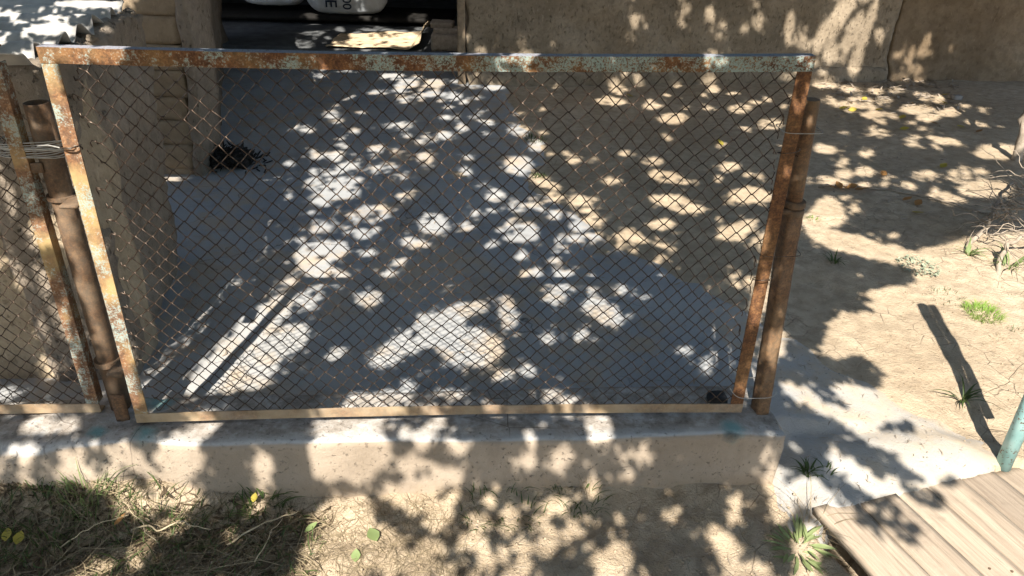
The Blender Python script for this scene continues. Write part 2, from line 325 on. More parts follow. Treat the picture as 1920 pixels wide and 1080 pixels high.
# ---------------------------------------------------------------- terrain
RO = np.array([1.044, 1.891]); RE1 = np.array([math.cos(math.radians(20)), math.sin(math.radians(20))]); RE2 = np.array([RE1[1], -RE1[0]])
def base_h(x, y):
    v = (x-TL[0])*FN[0] + (y-TL[1])*FN[1]
    back = sstep(-.02, .12, v)
    yard = .15
    right = .02 + .055*sstep(1.2, 1.9, y) + .045*sstep(1.95, 3.0, y) + .03*sstep(3, 4.5, y)
    sx = sstep(.94, 1.12, x)
    left = back*yard
    h = left*(1-sx) + right*sx
    sx2 = sstep(.95, 1.4, x)*sstep(2.3, 3.2, y) ; h = np.where(v > .1, yard*(1-sstep(.9, 1.6, x)*(1-sstep(3, 4.5, y))) + right*sstep(.9, 1.6, x)*(1-sstep(3, 4.5, y)), h)
    a = (x-RO[0])*RE1[0] + (y-RO[1])*RE1[1]; b = (x-RO[0])*RE2[0] + (y-RO[1])*RE2[1]
    h = h - .10*sstep(-.06, .02, a)*sstep(.02, .06, b)*(1-sstep(.78, .9, a))
    h = h + .07*sstep(-.28, -.06, v)*(1-back)*(1-sstep(-1.25, -.85, x)) + .03*sstep(-.2, -.06, v)*(1-back)
    return h
def soil_h(x, y):
    P = np.stack([x, y, np.zeros_like(x)], 1)
    v = (x-TL[0])*FN[0] + (y-TL[1])*FN[1]
    near = 1-sstep(5, 9, y)
    front = (1-sstep(-.1, .1, v))*(1-sstep(.9, 1.2, x))
    n = .010*fbm(P, 2.2, 3, 5) + (.005+.010*front)*fbm(P, 11, 3, 9)*near + (.0022+.004*front)*fbm(P, 45, 2, 21)*near
    return base_h(x, y) + n
def axis(lo, hi, st, far):
    a = list(np.arange(lo, hi+1e-6, st)); d = st; p = a[0]; q = a[-1]
    L = []; R = []
    while q < far: d *= 1.35; p -= d; q += d; L.insert(0, p); R.append(q)
    return np.array(L+a+R)
def grid_faces(nx, ny):
    i = np.arange(nx-1)[:, None]; j = np.arange(ny-1)[None, :]
    return np.stack([i*ny+j, (i+1)*ny+j, (i+1)*ny+j+1, i*ny+j+1], -1).reshape(-1, 4)
gx, gy = axis(-2.2, 4.4, .022, 80), axis(.9, 8.0, .022, 80)
GX, GY = np.meshgrid(gx, gy, indexing='ij'); x, y = GX.ravel(), GY.ravel()
ground = mesh('ground', np.stack([x, y, soil_h(x, y)], 1), grid_faces(len(gx), len(gy)), M['soil'], smooth=True, kind='structure')
# concrete apron and path: a sheet that dips under the soil at its ragged edge
def sdist(x, y, poly):
    poly = np.asarray(poly); n = len(poly); d = np.full(len(x), 1e9); ins = np.zeros(len(x), bool)
    for i in range(n):
        a, b = poly[i], poly[(i+1) % n]; e = b-a; w_ = np.stack([x-a[0], y-a[1]], 1)
        t = np.clip((w_@e)/(e@e), 0, 1); q = w_-t[:, None]*e; d = np.minimum(d, np.hypot(q[:, 0], q[:, 1]))
        c = ((a[1] > y) != (b[1] > y)) & (x < (b[0]-a[0])*(y-a[1])/(b[1]-a[1]+1e-12)+a[0]); ins ^= c
    return np.where(ins, d, -d)
pr = [(1480, 655, .12), (1560, 705, .11), (1640, 742, .1), (1745, 800, .09), (1835, 868, .08)]
pb = [(1445, 640, .14), (1396, 597, .15), (1300, 542, .15), (1150, 462, .15), (1052, 392, .15), (968, 338, .15), (1000, 300, .15), (1012, 268, .15), (955, 215, .15), (945, 170, .15)]
poly = [(-3.3, 8.6), (-3.3, 2.1), (.9, 2.1), (1.0, 1.82), tuple(RO+RE1*0), tuple(RO+RE1*.66+RE2*-.01)] + [tuple(at_z(*p)[:2]) for p in pr[::-1]] + [tuple(at_z(*p)[:2]) for p in pb] + [(-.2, 8.6)]
cx_, cy_ = np.arange(-3.3, 2.0, .026), np.arange(1.8, 8.6, .026); CX, CY = np.meshgrid(cx_, cy_, indexing='ij'); x, y = CX.ravel(), CY.ravel()
P3 = np.stack([x, y, 0*x], 1); sd = sdist(x, y, poly) + .025*fbm(P3, 7, 3, 31)
vv_ = (x-TL[0])*FN[0]+(y-TL[1])*FN[1]; uu_ = (x-TL[0])*FD[0]+(y-TL[1])*FD[1]; sd = np.where((vv_ < .12) & (uu_ < 2.2), -.3, sd)
cz = base_h(x, y) + .009 + np.clip(sd*.25, -.06, .008) + .005*fbm(P3, 2.5, 3, 41) + .0022*fbm(P3, 18, 2, 44)
CGRID = cz.reshape(len(cx_), len(cy_))
concrete = mesh('concrete_path', np.stack([x, y, cz], 1), grid_faces(len(cx_), len(cy_)), M['conc'], smooth=True, kind='structure')
def gz(x, y):
    X, Y = np.array([float(x)]), np.array([float(y)]); P = np.array([[float(x), float(y), 0.]])
    a = soil_h(X, Y)[0]; s_ = sdist(X, Y, poly)[0]
    return max(a, base_h(X, Y)[0] + .009 + min(max(s_*.25, -.06), .008))
def gpt(px, py, z0=.12):
    p = at_z(px, py, z0)
    for _ in range(4): p = at_z(px, py, gz(p[0], p[1]))
    return p
SOLID = [ground, concrete]     # what the leaf shadows fall on

# ---------------------------------------------------------------- plinth under the fence
V, Q = hexa(box_c(fp(-3.2, -.09, -.12), FD*5.43, FN*.285, (0, 0, .372)), (220, 12, 16), 0, rnd=.035)
uu = (V-TL)@FD; k = 1-sstep(-.05, .25, uu)
V += .006*np.stack([fbm(V, 3, 3, 51), fbm(V, 3, 3, 52), fbm(V, 4, 3, 53)], 1) + .0025*np.stack([fbm(V, 30, 2, 54), fbm(V, 30, 2, 55), fbm(V, 30, 2, 56)], 1)
V += k[:, None]*.022*np.stack([fbm(V, 7, 3, 57), fbm(V, 7, 3, 58), .8*fbm(V, 9, 3, 59)], 1)
e = sstep(2.12, 2.23, uu)[:, None]; V += e*.012*np.stack([fbm(V, 10, 3, 61), fbm(V, 10, 3, 62), -abs(fbm(V, 10, 3, 63))], 1)
plinth = mesh('plinth_wall', V, Q, M['plinth'], smooth=True, label='low rendered concrete plinth under the rusty mesh fence', category='wall'); SOLID.append(plinth)

# ---------------------------------------------------------------- fence panels
PITCH_M, HROW = .052, .0252
def angle_bar(p, along, face, back, wf=.042, wb=.038, t=.0045, bow=0., n=24):
    """L-section: flange one spans `face`, flange two runs along `back`, both from the corner line p..p+along"""
    p, along, face, back = map(lambda q: np.asarray(q, float), (p, along, face, back))
    sec = [(0, 0), (wf, 0), (wf, t), (t, t), (t, wb), (0, wb)]
    V = []; 
    for i in range(n+1):
        s_ = i/n; o = p+along*s_+np.array([0, 0, bow*4*s_*(1-s_)])
        for a, b in sec: V.append(o+face*a+back*b)
    V = np.array(V); V += .0006*np.stack([fbm(V, 40, 2, 71), fbm(V, 40, 2, 72), fbm(V, 40, 2, 73)], 1)
    Q = [[i*6+k, i*6+(k+1) % 6, (i+1)*6+(k+1) % 6, (i+1)*6+k] for i in range(n) for k in range(6)]
    Q += [[0, 3, 2, 1], [0, 5, 4, 3], [n*6+j for j in (0, 1, 2, 3)], [n*6+j for j in (0, 3, 4, 5)]]
    return V, Q
redge = [(1490, 128), (1478, 230), (1463, 300), (1446, 400), (1420, 520), (1402, 600), (1388, 735)]
RE = sorted([(fuvz(at_f(*p, .006))[2], fuvz(at_f(*p, .006))[0]) for p in redge])
def umax_main(z): return np.interp(z, [r[0] for r in RE], [r[1] for r in RE])
def make_mesh(root, u0, z0, z1, umin_f, umax_f, v0, seed):
    rr = np.random.default_rng(seed); rows = int((z1-z0)/HROW)
    for k in range(rows):
        zl = z0+k*HROW; zc = zl+HROW/2
        a = umin_f(zc, rr); b = umax_f(zc)+rr.uniform(-.008, .006)
        ph = (k % 2)*PITCH_M/2
        j0 = int(math.ceil((a-u0)/(PITCH_M/2))); j1 = int((b-u0)/(PITCH_M/2))
        pts = []
        for j in range(j0, j1+1):
            up = (j + k) % 2 == 0
            uj = u0+j*PITCH_M/2; zj = zl+HROW+.0018 if up else zl-.0018
            d = 1 if up else -1
            pts.append((uj, 0., zj))
            if j < j1:
                un = uj+PITCH_M/2; zn = zl-.0018 if up else zl+HROW+.0018
                for t in (.14, .86): pts.append((uj+(un-uj)*t, (-.0022 if up else .0022), zj+(zn-zj)*t))
        pts = np.array(pts)
        # loose ends
        s0 = pts[0]; L = [s0+np.array([-.010, .004, -.004]), s0+np.array([-.016, .010, .004])][::-1]
        if rr.random() < .35: L = [s0+np.array([-.006, -.004, .006]), s0+np.array([-.018, -.006, .012]), s0+np.array([-.026, 0, .004]), s0+np.array([-.024, .003, -.008])][::-1]
        s1 = pts[-1]; dz = -.016 if rr.random() < .5 else .014
        R_ = [s1+np.array([.006, -.001, dz*.5]), s1+np.array([.004+rr.uniform(-.004, .01), -.003, dz*(1+rr.random())])]
        pts = np.vstack([L, pts, R_])
        W = np.stack([pts[:, 0], np.full(len(pts), .5*seed), pts[:, 2]], 1)
        edge = np.exp(-np.maximum(0, pts[:, 0]-u0)/.12) + np.exp(-np.maximum(0, b-pts[:, 0])/.10)
        amp = .008+.008*edge
        du = amp*fbm(W, 4, 2, 81+seed)+.0026*vnoise(W, 34, 84); dz = amp*fbm(W, 4.5, 2, 82+seed)+.0026*vnoise(W, 34, 85); dv = .010*fbm(W, 3, 2, 83+seed)+.006*edge*vnoise(W, 11, 86)
        dv = np.maximum(dv, -.004)
        pw = TL+FD*(pts[:, 0]+du)[:, None]+FN*(v0+pts[:, 1]+dv)[:, None]+np.array([0, 0, 1.])*(pts[:, 2]+dz)[:, None]
        Vv, Qq = tube(pw, .0017, 5, False, ref=FN)
        mesh('wire', Vv, Qq, M['wire'], root, True)
root = thing('fence_panel', fp(0, 0, FB), 'wide rusty angle-iron fence panel with chain-link mesh standing on plinth', 'fence panel')
UP = np.array([0, 0, 1.])
parts = []
o = mesh('top_rail', *angle_bar(fp(0, 0, FT), FD*FW, -UP, FN, .042, .036, bow=-.010), M['rail'], root); SOLID.append(o)
o = mesh('bottom_rail', *angle_bar(fp(.0, 0, FB), FD*(FW-.0), UP, FN, .036, .034, bow=.012), M['railB'], root); SOLID.append(o)
o = mesh('stile', *angle_bar(fp(.001, .0015, FB+.037), UP*(FT-FB-.08), FD, FN, .043, .036), M['stileL'], root); SOLID.append(o)
o = mesh('stile', *angle_bar(fp(FW-.001, .0015, FB+.037), UP*(FT-FB-.08), -FD, FN, .043, .036), M['stileR'], root); SOLID.append(o)
make_mesh(root, .05, FB+.034, FT-.034, lambda z, r: .048+r.random()*.03+(.05 if 1.15 < z < 1.3 else 0)*r.random(), umax_main, .011, 1)
# tension rod along the torn right edge
rod = [at_f(px, py, .012) for px, py in ((1487, 235), (1470, 300), (1452, 380), (1437, 470), (1418, 560), (1402, 650), (1390, 752))]
mesh('tension_rod', *tube(np.array(rod)+.002*rng.standard_normal((7, 3)), .0042, 8), M['stileR'], root, True)
for z in (1.22, .8):
    c = fp(FW-.022, .002, z); pts = [c+FD*math.cos(t)*.032+FN*math.sin(t)*.02+UP*.004*t for t in np.linspace(0, 2*math.pi, 20)]
    mesh('wire_clip', *tube(pts, .0016, 6), M['wire'], root, True)
c = fp(.022, .002, 1.235); mesh('wire_clip', *tube([c+FD*math.cos(t)*.028+FN*math.sin(t)*.02+UP*.002*t for t in np.linspace(0, 2*math.pi, 20)], .0022, 6), M['wire'], root, True)

# neighbour panel on the left, a little behind
LBR = at_z(190, 773, .262); lu, lv, _ = fuvz(LBR); LZ = .262
root2 = thing('fence_panel', fp(lu-1.9, lv, LZ), 'rusty mesh fence panel beside the open pipe post in front of the mud hut', 'fence panel')
HT = 1.23
o = mesh('top_rail', *angle_bar(fp(lu-1.9, lv, LZ+HT), FD*1.9, -UP, FN, .042, .036), M['stileL'], root2); SOLID.append(o)
o = mesh('bottom_rail', *angle_bar(fp(lu-1.9, lv, LZ), FD*1.9, UP, FN, .036, .034), M['railB'], root2); SOLID.append(o)
o = mesh('stile', *angle_bar(fp(lu-.001, lv+.0015, LZ+.037), UP*(HT-.08), -FD, FN, .042, .038), M['stileL'], root2); SOLID.append(o)
o = mesh('stile', *angle_bar(fp(lu-1.899, lv+.0015, LZ+.037), UP*(HT-.08), FD, FN, .042, .038), M['stileL'], root2)
make_mesh(root2, lu-1.86, LZ+.034, LZ+HT-.034, lambda z, r: lu-1.855, lambda z: lu-.02, lv+.011, 2)

# posts
pb_ = fp(-.052, .062, .24); pbx = at_z(228, 762, .25)
pu, pv, _ = fuvz(pbx); pv = max(pv, .075); pu = fuvz(at_f(228, 762, pv))[0]
pt = at_f(62, 192, pv); ztop = pt[2]
rp = thing('pipe_post', fp(pu, pv, .22), 'brown open-topped steel pipe post between the two fence panels', 'post')
o = mesh('pipe', *pipe(fp(pu, pv, .22), fp(pu-.004, pv, ztop), .034), M['pipe'], rp, True); SOLID.append(o)
for (px, py, th) in ((122, 378, .012), (212, 690, .02)):
    z = at_f(px, py, pv-.034)[2]; c = fp(pu, pv, z)
    a = np.linspace(0, 2*math.pi, 25)[:-1]; ro, ri = .045, .0335
    V = [c+FD*r*math.cos(t)+FN*r*math.sin(t)+UP*h for h in (0, th) for r in (ro, ri) for t in a]; n = 24
    Q = [[k, (k+1) % n, n+(k+1) % n, n+k] for k in range(n)] + [[2*n+k, 3*n+k, 3*n+(k+1) % n, 2*n+(k+1) % n] for k in range(n)] + [[k, 2*n+k, 2*n+(k+1) % n, (k+1) % n] for k in range(n)]
    co = mesh('collar', V, Q, M['pipe'], rp)
    mesh('hinge_lug', *hexa(box_c(fp(pu+.03, .037, z+.001), FD*.05, FN*(pv-.037+.01), (0, 0, th*.8)), (4, 4, 1), .0005, 60), M['pipe'], co)
z = at_f(60, 322, pv-.03)[2]
mesh('link_bar', *hexa(box_c(fp(lu-.035, pv-.040, z), FD*(pu-lu+.02), FN*.006, (0, 0, .030)), (8, 1, 3), .0008, 40), M['pipe'], rp)
mesh('base_strap', *hexa(box_c(fp(pu+.016, .046, .25), FD*.045, FN*.006, (0, 0, .11)), (3, 1, 6), .0008, 40), M['post'], rp)
# bundle of grey wire lashing post and panels
zb = at_f(55, 285, lv-.005)[2]
rw = thing('lashing_wire', fp((lu+pu)/2, lv-.01, zb-.02), 'bundle of grey wire lashing the pipe post to the left fence panel', 'wire')
for k in range(11):
    u_l, u_r = lu-.075-rng.random()*.05, pu+.052+rng.random()*.01; zz = zb+(k-5)*.0042
    pts = []
    for t in np.linspace(0, 2*math.pi, 40):
        cu = (u_l+u_r)/2+(u_r-u_l)/2*math.copysign(abs(math.cos(t))**.6, math.cos(t)); v_ = (pv+.016)+( pv+.016-(min(lv, 0)-.012) if False else .05)*math.copysign(abs(math.sin(t))**.5, math.sin(t))
        pts.append(fp(cu, v_-.012+ .004*rng.random(), zz+.0035*math.sin(2*t+k)+.012*(cu-lu)*(rng.random()+2)))
    mesh('wire', *tube(pts, .0017, 6), M['tie'], rw, True)
pts = [at_f(px, py, v_) for px, py, v_ in ((70, 274, .02), (90, 272, -.004), (112, 277, -.006), (132, 279, -.006), (139, 276, -.004), (140, 272, .004))]
mesh('wire_tail', *tube(pts, .0016, 6), M['tie'], rw, True)
# right post: square tube below, pipe above, with a hinge ring
rb = at_z(1424, 772, .25); ru, rv, _ = fuvz(rb)
rv = max(rv, .05); ru = fuvz(at_f(1424, 772, rv))[0]
zr = at_f(1488, 395, rv)[2]; tp_ = fuvz(at_f(1522, 188, rv)); zt_ = tp_[2]; ur = fuvz(at_f(1486, 395, rv))[0]; ut = tp_[0]
rt = thing('gate_post', fp(ru, rv, .235), 'rusty right-hand post of square tube and pipe wired to the fence panel', 'post')
ca, sa = math.cos(math.radians(12)), math.sin(math.radians(12)); E1 = FD*ca+FN*sa; E2 = -FD*sa+FN*ca; hs = .0235
o = mesh('square_tube', *hexa(box_c(fp(ru, rv, .235)-E1*hs-E2*hs, E1*2*hs, E2*2*hs, fp(ur, rv, zr)-fp(ru, rv, .235)), (4, 4, 30), .0009, 25, rnd=.003), M['post'], rt, True); SOLID.append(o)
o = mesh('pipe', *pipe(fp(ur, rv, zr-.01), fp(ut, rv, zt_), .024), M['post'], rt, True); SOLID.append(o)
mesh('pipe_cap', *tube([fp(ut, rv, zt_-.002), fp(ut, rv, zt_+.003)], .0235, 24), M['post'], rt)
for dz in (0, .026): mesh('hinge_ring', *tube([fp(ur, rv, zr+dz-.012), fp(ur, rv, zr+dz-.009), fp(ur, rv, zr+dz+.007), fp(ur, rv, zr+dz+.010)], [.032, .035, .035, .032], 20), M['pipe'], rt, True)
mesh('hinge_pin', *tube([fp(FW-.01, .03, zr+.005), fp(ur, rv-.02, zr+.005)], .009, 10), M['pipe'], rt, True)
def loop(z, name, label, sag=0., m='tie', r=.0013):
    t = thing(name, fp((FW+ru)/2, -.01, z-.004), label, 'wire')
    u_l, u_r = FW-.048, float(np.interp(z, [.235, zr, zt_], [ru, ur, ut]))+.030; pts = []
    for a in np.linspace(0, 2*math.pi, 48):
        s_ = math.sin(a); pts.append(fp((u_l+u_r)/2+(u_r-u_l)/2*math.copysign(abs(math.cos(a))**.4, math.cos(a)), (rv+.03)/2-.004+(rv+.042+.006)/2*math.copysign(abs(s_)**.4, s_), z-sag*(1-math.cos(a)**2)*(s_ < 0)))
    mesh('wire_loop', *tube(pts, r, 6), M[m], t, True)
loop(at_f(1480, 248, 0)[2], 'tie_wire', 'thin pale wire tied round stile and pipe near the top of the right post')
loop(at_f(1440, 478, 0)[2], 'tie_wire', 'thin dark wire tied round stile and square tube at mid height', .0, 'wire')
loop(at_f(1405, 735, 0)[2], 'tie_wire', 'slack tan wire looped round stile and post close above the plinth', .018)

# ---------------------------------------------------------------- blue post at the right
bp = gpt(1880, 874, .07); bx, by, bz = bp
rbp = thing('gate_post', (bx, by, bz-.03), 'pale teal painted steel pipe post standing beside the plank walkway', 'post')
o = mesh('pipe', *pipe((bx, by, bz-.03), (bx, by, bz+1.24), .027, n=28), M['teal'], rbp, True); SOLID.append(o)
o = mesh('side_bar', *hexa(box_c((bx+.030, by-.012, bz+.31), (.034, .005, 0), (0, .024, 0), (0, 0, .93)), (2, 1, 20), .001, 20), M['teal'], rbp)
mesh('bracket', *hexa(box_c((bx+.02, by-.008, bz+.5), (.03, 0, 0), (0, .016, 0), (0, 0, .03)), (2, 1, 2)), M['teal'], rbp)

# ---------------------------------------------------------------- plank walkway
rk = thing('plank_walkway', (RO[0]+.55, RO[1]-.5, .0), 'weathered plank footway laid from the concrete path beside the teal post', 'walkway')
a = 0.; wd = [.163, .158, .132, .15, .146, .152]
for k, wi in enumerate(wd):
    st = rng.uniform(-.02, .02) + (.03 if k == 5 else 0) - .006
    z0 = .052+rng.uniform(-.003, .003) - (.008 if k == 5 else 0)
    p = np.array([*(RO+RE1*(a+.002)+RE2*st), z0]); L = 1.75
    o = mesh('plank', *hexa(box_c(p, np.array([*RE1*(wi-rng.uniform(.004, .010)), 0]), np.array([*RE2*L, -.02]), (0, 0, .030)), (6, 60, 2), .0011, 14, seed=k*9, rnd=.004), M['plank'], rk, True); SOLID.append(o)
    for q_ in (.28, .72):
        c_ = p+np.array([*RE1*(wi*q_), 0])+np.array([*RE2*(.385+.01*rng.standard_normal()), -.0044]); mesh('nail', *tube([c_+UP*.027, c_+UP*.0325], .0042, 8), M['pipe'], o)
    a += wi
for b in (.35, 1.2):
    p = np.array([*(RO+RE1*.04+RE2*b), -.055]); mesh('bearer', *hexa(box_c(p, np.array([*RE1*.82, 0]), np.array([*RE2*.07, 0]), (0, 0, .094)), (8, 2, 2), .003, 12), M['plank'], rk)

# ---------------------------------------------------------------- mud hut on the left (front wall, gable side) with sheet roof
hn_b, hf_b = at_z(258, 722, .15), at_z(332, 482, .15)
hn_t, hf_t = at_y(78, 118, hn_b[1]+.01), at_y(272, 12, hf_b[1]+.02)
hut = thing('mud_hut', ((hn_b+hf_b)/2*np.array([1, 1, 0])+np.array([-.8, 0, .1])), 'low straw-mud hut wall behind the left end of the fence', 'hut')
th = np.array([-.32, -.02, 0]); dn = np.array([0, 0, -.25])
V, Q = hexa([hn_b+th+dn, hn_b+dn, hf_b+th+dn, hf_b+dn, hn_t+th, hn_t, hf_t+th, hf_t], (10, 44, 60), .026, 4, 101, 4, rnd=.05)
V += .009*np.stack([fbm(V, 20, 3, 105), fbm(V, 20, 3, 106), fbm(V, 20, 3, 107)], 1)
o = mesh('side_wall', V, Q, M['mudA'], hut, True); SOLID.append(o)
fx = np.array([-2.8, -.12, 0]); fb = hn_b+np.array([-.02, .0, 0])+dn; ft = hn_t+np.array([-.03, .02, -.10]); tk = np.array([0, .3, 0])
V, Q = hexa([fb+fx, fb, fb+fx+tk, fb+tk, ft+fx, ft, ft+fx+tk, ft+tk], (90, 8, 44), .02, 4, 111, 4, rnd=.04)
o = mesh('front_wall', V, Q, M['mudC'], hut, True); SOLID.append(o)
# corrugated sheets, ridges running left to right
def corr(p, du, nv, dv, pitch=.177, amp=.024, t=.006, nu=40, seed=0, ragged=.03):
    """p right-front corner, du vector to the left, dv unit vector backwards, nv corrugations"""
    rr = np.random.default_rng(seed); N = nv*12+1; V = []; L = np.linalg.norm(du)
    rag = np.interp(np.arange(N), np.arange(0, N+6, 6), rr.uniform(0, ragged, (N+6)//6+1)[:len(np.arange(0, N+6, 6))])
    for i in range(nu+1):
        for j in range(N):
            a = j/12*2*math.pi; s_ = max(i/nu, 0); q = p+du*(s_+(1-s_)*rag[j]/L)+dv*(j/12*pitch)+UP*(amp*math.cos(a)); V.append(q)
    V = np.array(V); V[:, 2] += .002*fbm(V, 4, 3, seed+201); n1 = len(V)
    B = V-UP*t; Q = [[i*N+j, i*N+j+1, (i+1)*N+j+1, (i+1)*N+j] for i in range(nu) for j in range(N-1)]
    Q2 = [[q+n1 for q in f][::-1] for f in Q]; E_ = []
    for i in range(nu): E_ += [[i*N, (i+1)*N, (i+1)*N+n1, i*N+n1], [i*N+N-1, i*N+N-1+n1, (i+1)*N+N-1+n1, (i+1)*N+N-1]]
    for j in range(N-1): E_ += [[j, j+n1, j+1+n1, j+1], [nu*N+j, nu*N+j+1, nu*N+j+1+n1, nu*N+j+n1]]
    return np.vstack([V, B]), Q+Q2+E_
hd = (hf_t-hn_t); hd[2] = 0; hd /= np.linalg.norm(hd)
s0 = hn_t+np.array([.0, -.05, .012])
V, Q = corr(s0+np.array([-.02, 0, .0]), np.array([-2.6, -.1, 0]), 6, hd, seed=3, ragged=.05, nu=60, amp=.027)
o = mesh('corrugated_roof_sheet', V, Q, M['sheet'], None, True, label='grey corrugated cement sheet roofing the mud hut', category='roof sheet'); SOLID.append(o)
# broken upper sheet
p1 = at_y(262, 22, hf_t[1]-.10)
V, Q = corr(p1+np.array([.0, 0, .055]), np.array([-2.6, .0, .0]), 3, hd, seed=8, ragged=.12, amp=.03)
o = mesh('corrugated_roof_sheet', V, Q, M['sheet'], None, True, label='broken pale cement sheet lapped over the back of the hut roof', category='roof sheet'); SOLID.append(o)
# mud lumps closing the sheet ends: part of the hut
for k in range(12):
    t = .25+.75*k/11; c = hn_t*(1-t)+hf_t*t+np.array([-.03-.05*rng.random(), .0, -.02]); s_ = .02+.02*rng.random()
    V, Q = hexa(box_c(c-s_*np.array([1.2, 1, .9]), (2.4*s_, 0, 0), (0, 2*s_, 0), (0, 0, 1.5*s_)), (5, 5, 4), .012, 22, 120+k, rnd=.05); mesh('mud_lump', V, Q, M['mudA'], hut, True)

# ---------------------------------------------------------------- house: adobe pillar, side wall, front wall, dark room behind
hs_ = thing('mud_house', (.5, 7.6, .15), 'old mud-plastered house with a wide dark doorway behind the yard', 'house')
Bb = at_z(381, 334, .15); Bt = at_y(352, 40, Bb[1]); k = (Bt-Bb)/(Bt[2]-Bb[2])   # leaning edge of the pillar
# stacked adobe blocks
z = .05; i = 0
while z < 2.9:
    h = .145+.02*rng.random(); e_ = Bb+k*(z-.15); wd_ = .30+.04*rng.random(); sh = .006*rng.standard_normal()
    V, Q = hexa(box_c(e_*np.array([1, 1, 0])+np.array([-.42+sh-.045, 0+.005*rng.standard_normal(), z]), (.42, .0, 0), (0, .36, 0), (0, 0, h-(.014 if i in (7, 8) else .002))), (8, 6, 6), .007, 9, 300+i*7, 3, rnd=.012)
    o = mesh('adobe_block', V, Q, M['mudB'], hs_, True); SOLID.append(o); z += h; i += 1
e0, e1 = Bb+k*(-.15), Bb+k*2.75
V, Q = hexa([e0+np.array([-.05, -.004, 0]), e0+np.array([.01, -.004, 0]), e0+np.array([-.05, .36, 0]), e0+np.array([.01, .36, 0]), e1+np.array([-.06, -.004, 0]), e1+np.array([.0, -.004, 0]), e1+np.array([-.06, .36, 0]), e1+np.array([.0, .36, 0])], (4, 8, 70), .014, 8, 350, 4, rnd=.02)
o = mesh('plaster_edge', V, Q, M['mudA'], hs_, True); SOLID.append(o)
dl_b = at_z(420, 112, .15); dl_t = at_y(411, 2, dl_b[1]); kd = (dl_t-dl_b)/(dl_t[2]-dl_b[2])
s0 = Bb+np.array([-.03, .34, 0]); w0 = np.array([-.35, 0, 0])
def wallseg(name, a, b, z0, z1, thick, n, mm, seed, amp=.012, ka=(0, 0, 0), kb=(0, 0, 0)):
    a, b = np.array([*a[:2], 0.]), np.array([*b[:2], 0.]); th = np.array([*thick, 0.]); ka, kb = np.asarray(ka), np.asarray(kb)
    c = []
    for z in (z0, z1):
        A = a+ka*z*np.array([1, 1, 0])+UP*z; B_ = b+kb*z*np.array([1, 1, 0])+UP*z; c += [A, B_, A+th, B_+th]
    V, Q = hexa(c, n, amp, 2.2, seed, 4); V[:, 0] += .028*fbm(V, 4, 4, 999); V[:, 1] += .012*fbm(V, 7, 3, 997); V += .003*np.stack([fbm(V, 18, 3, seed+5), fbm(V, 18, 3, seed+6), fbm(V, 18, 3, seed+7)], 1)
    o = mesh(name, V, Q, mm, hs_, True); SOLID.append(o); return o
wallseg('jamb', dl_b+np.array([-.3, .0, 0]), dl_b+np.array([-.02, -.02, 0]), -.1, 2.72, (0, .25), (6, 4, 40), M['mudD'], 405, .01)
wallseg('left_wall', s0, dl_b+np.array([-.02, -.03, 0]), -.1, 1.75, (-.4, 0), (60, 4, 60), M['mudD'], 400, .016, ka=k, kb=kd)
dr = at_z(872, 158, .15)
A0 = at_z(876, 160, .15); A1 = at_z(1200, 166, .15); A2 = at_z(1655, 152, .15); A3 = at_z(1900, 178, .15)
A3 = A2+np.array([3.6, .35, 0])
wallseg('front_wall', A0, A2, -.1, 3.1, (-.03, .42), (150, 4, 90), M['mudW'], 420, .02)
wallseg('front_wall', A2+np.array([.02, .004, 0]), A3, -.1, 3.1, (-.03, .42), (120, 4, 90), M['mudR'], 420, .02)
# footing ledge along the wall
for a, b, sd_ in ((A0, A2, 450),):
    a2, b2 = a+np.array([0, -.07, 0]), b+np.array([0, -.07, 0]); V, Q = hexa([[*a2[:2], .05], [*b2[:2], .05], [*a[:2], .05], [*b[:2], .05], [a2[0], a2[1]+.02, .26], [b2[0], b2[1]+.02, .26], [*a[:2], .30], [*b[:2], .30]], (110, 3, 8), .026, 6, sd_, 4)
    o = mesh('footing', V, Q, M['mudW'], hs_, True); SOLID.append(o)
# room: floor, walls, ceiling
RF = .30
def room(name, p, e1, e2, e3, mm, n=(4, 4, 4)):
    o = mesh(name, *hexa(box_c(p, e1, e2, e3), n, .003, 3, 470), mm, hs_); SOLID.append(o); return o
room('room_floor', (-4.2, dl_b[1]+.12, -.02), (3.75+.05, -.42, 0), (0, 4.6, 0), (0, 0, RF+.02), M['roomdim'], (40, 40, 2))
room('rear_wall', (-4.4, 12.3, 0), (6.2, 0, 0), (0, .3, 0), (0, 0, 3.1), M['roomdim'])
room('inner_wall', (-4.75, 8.0, 0), (.3, 0, 0), (0, 4.6, 0), (0, 0, 3.1), M['roomdim'])
room('inner_wall', (-.5, 7.75, 0), (.3, 0, 0), (0, 4.6, 0), (0, 0, 3.1), M['roomdim'])
room('ceiling', (-4.9, 7.2, 3.12), (11.5, 0, 0), (0, 5.5, 0), (0, 0, .25), M['roomdim'])
room('lintel', (dl_b[0]-.1, dl_b[1]-.02, 2.72), (A0[0]-dl_b[0]+.2, A0[1]-dl_b[1]+.1, 0), (.02, .35, 0), (0, 0, .38), M['oldwood'])
# timber door frame at the right jamb
jb = at_y(877, 60, A0[1]-.05); V, Q = hexa(box_c((A0[0]-.085, A0[1]-.03, .12), (.07, 0, 0), (0, .12, 0), (0, 0, 2.6)), (4, 4, 60), .004, 14, 480)
o = mesh('door_frame', V, Q, M['door'], hs_, True); SOLID.append(o)
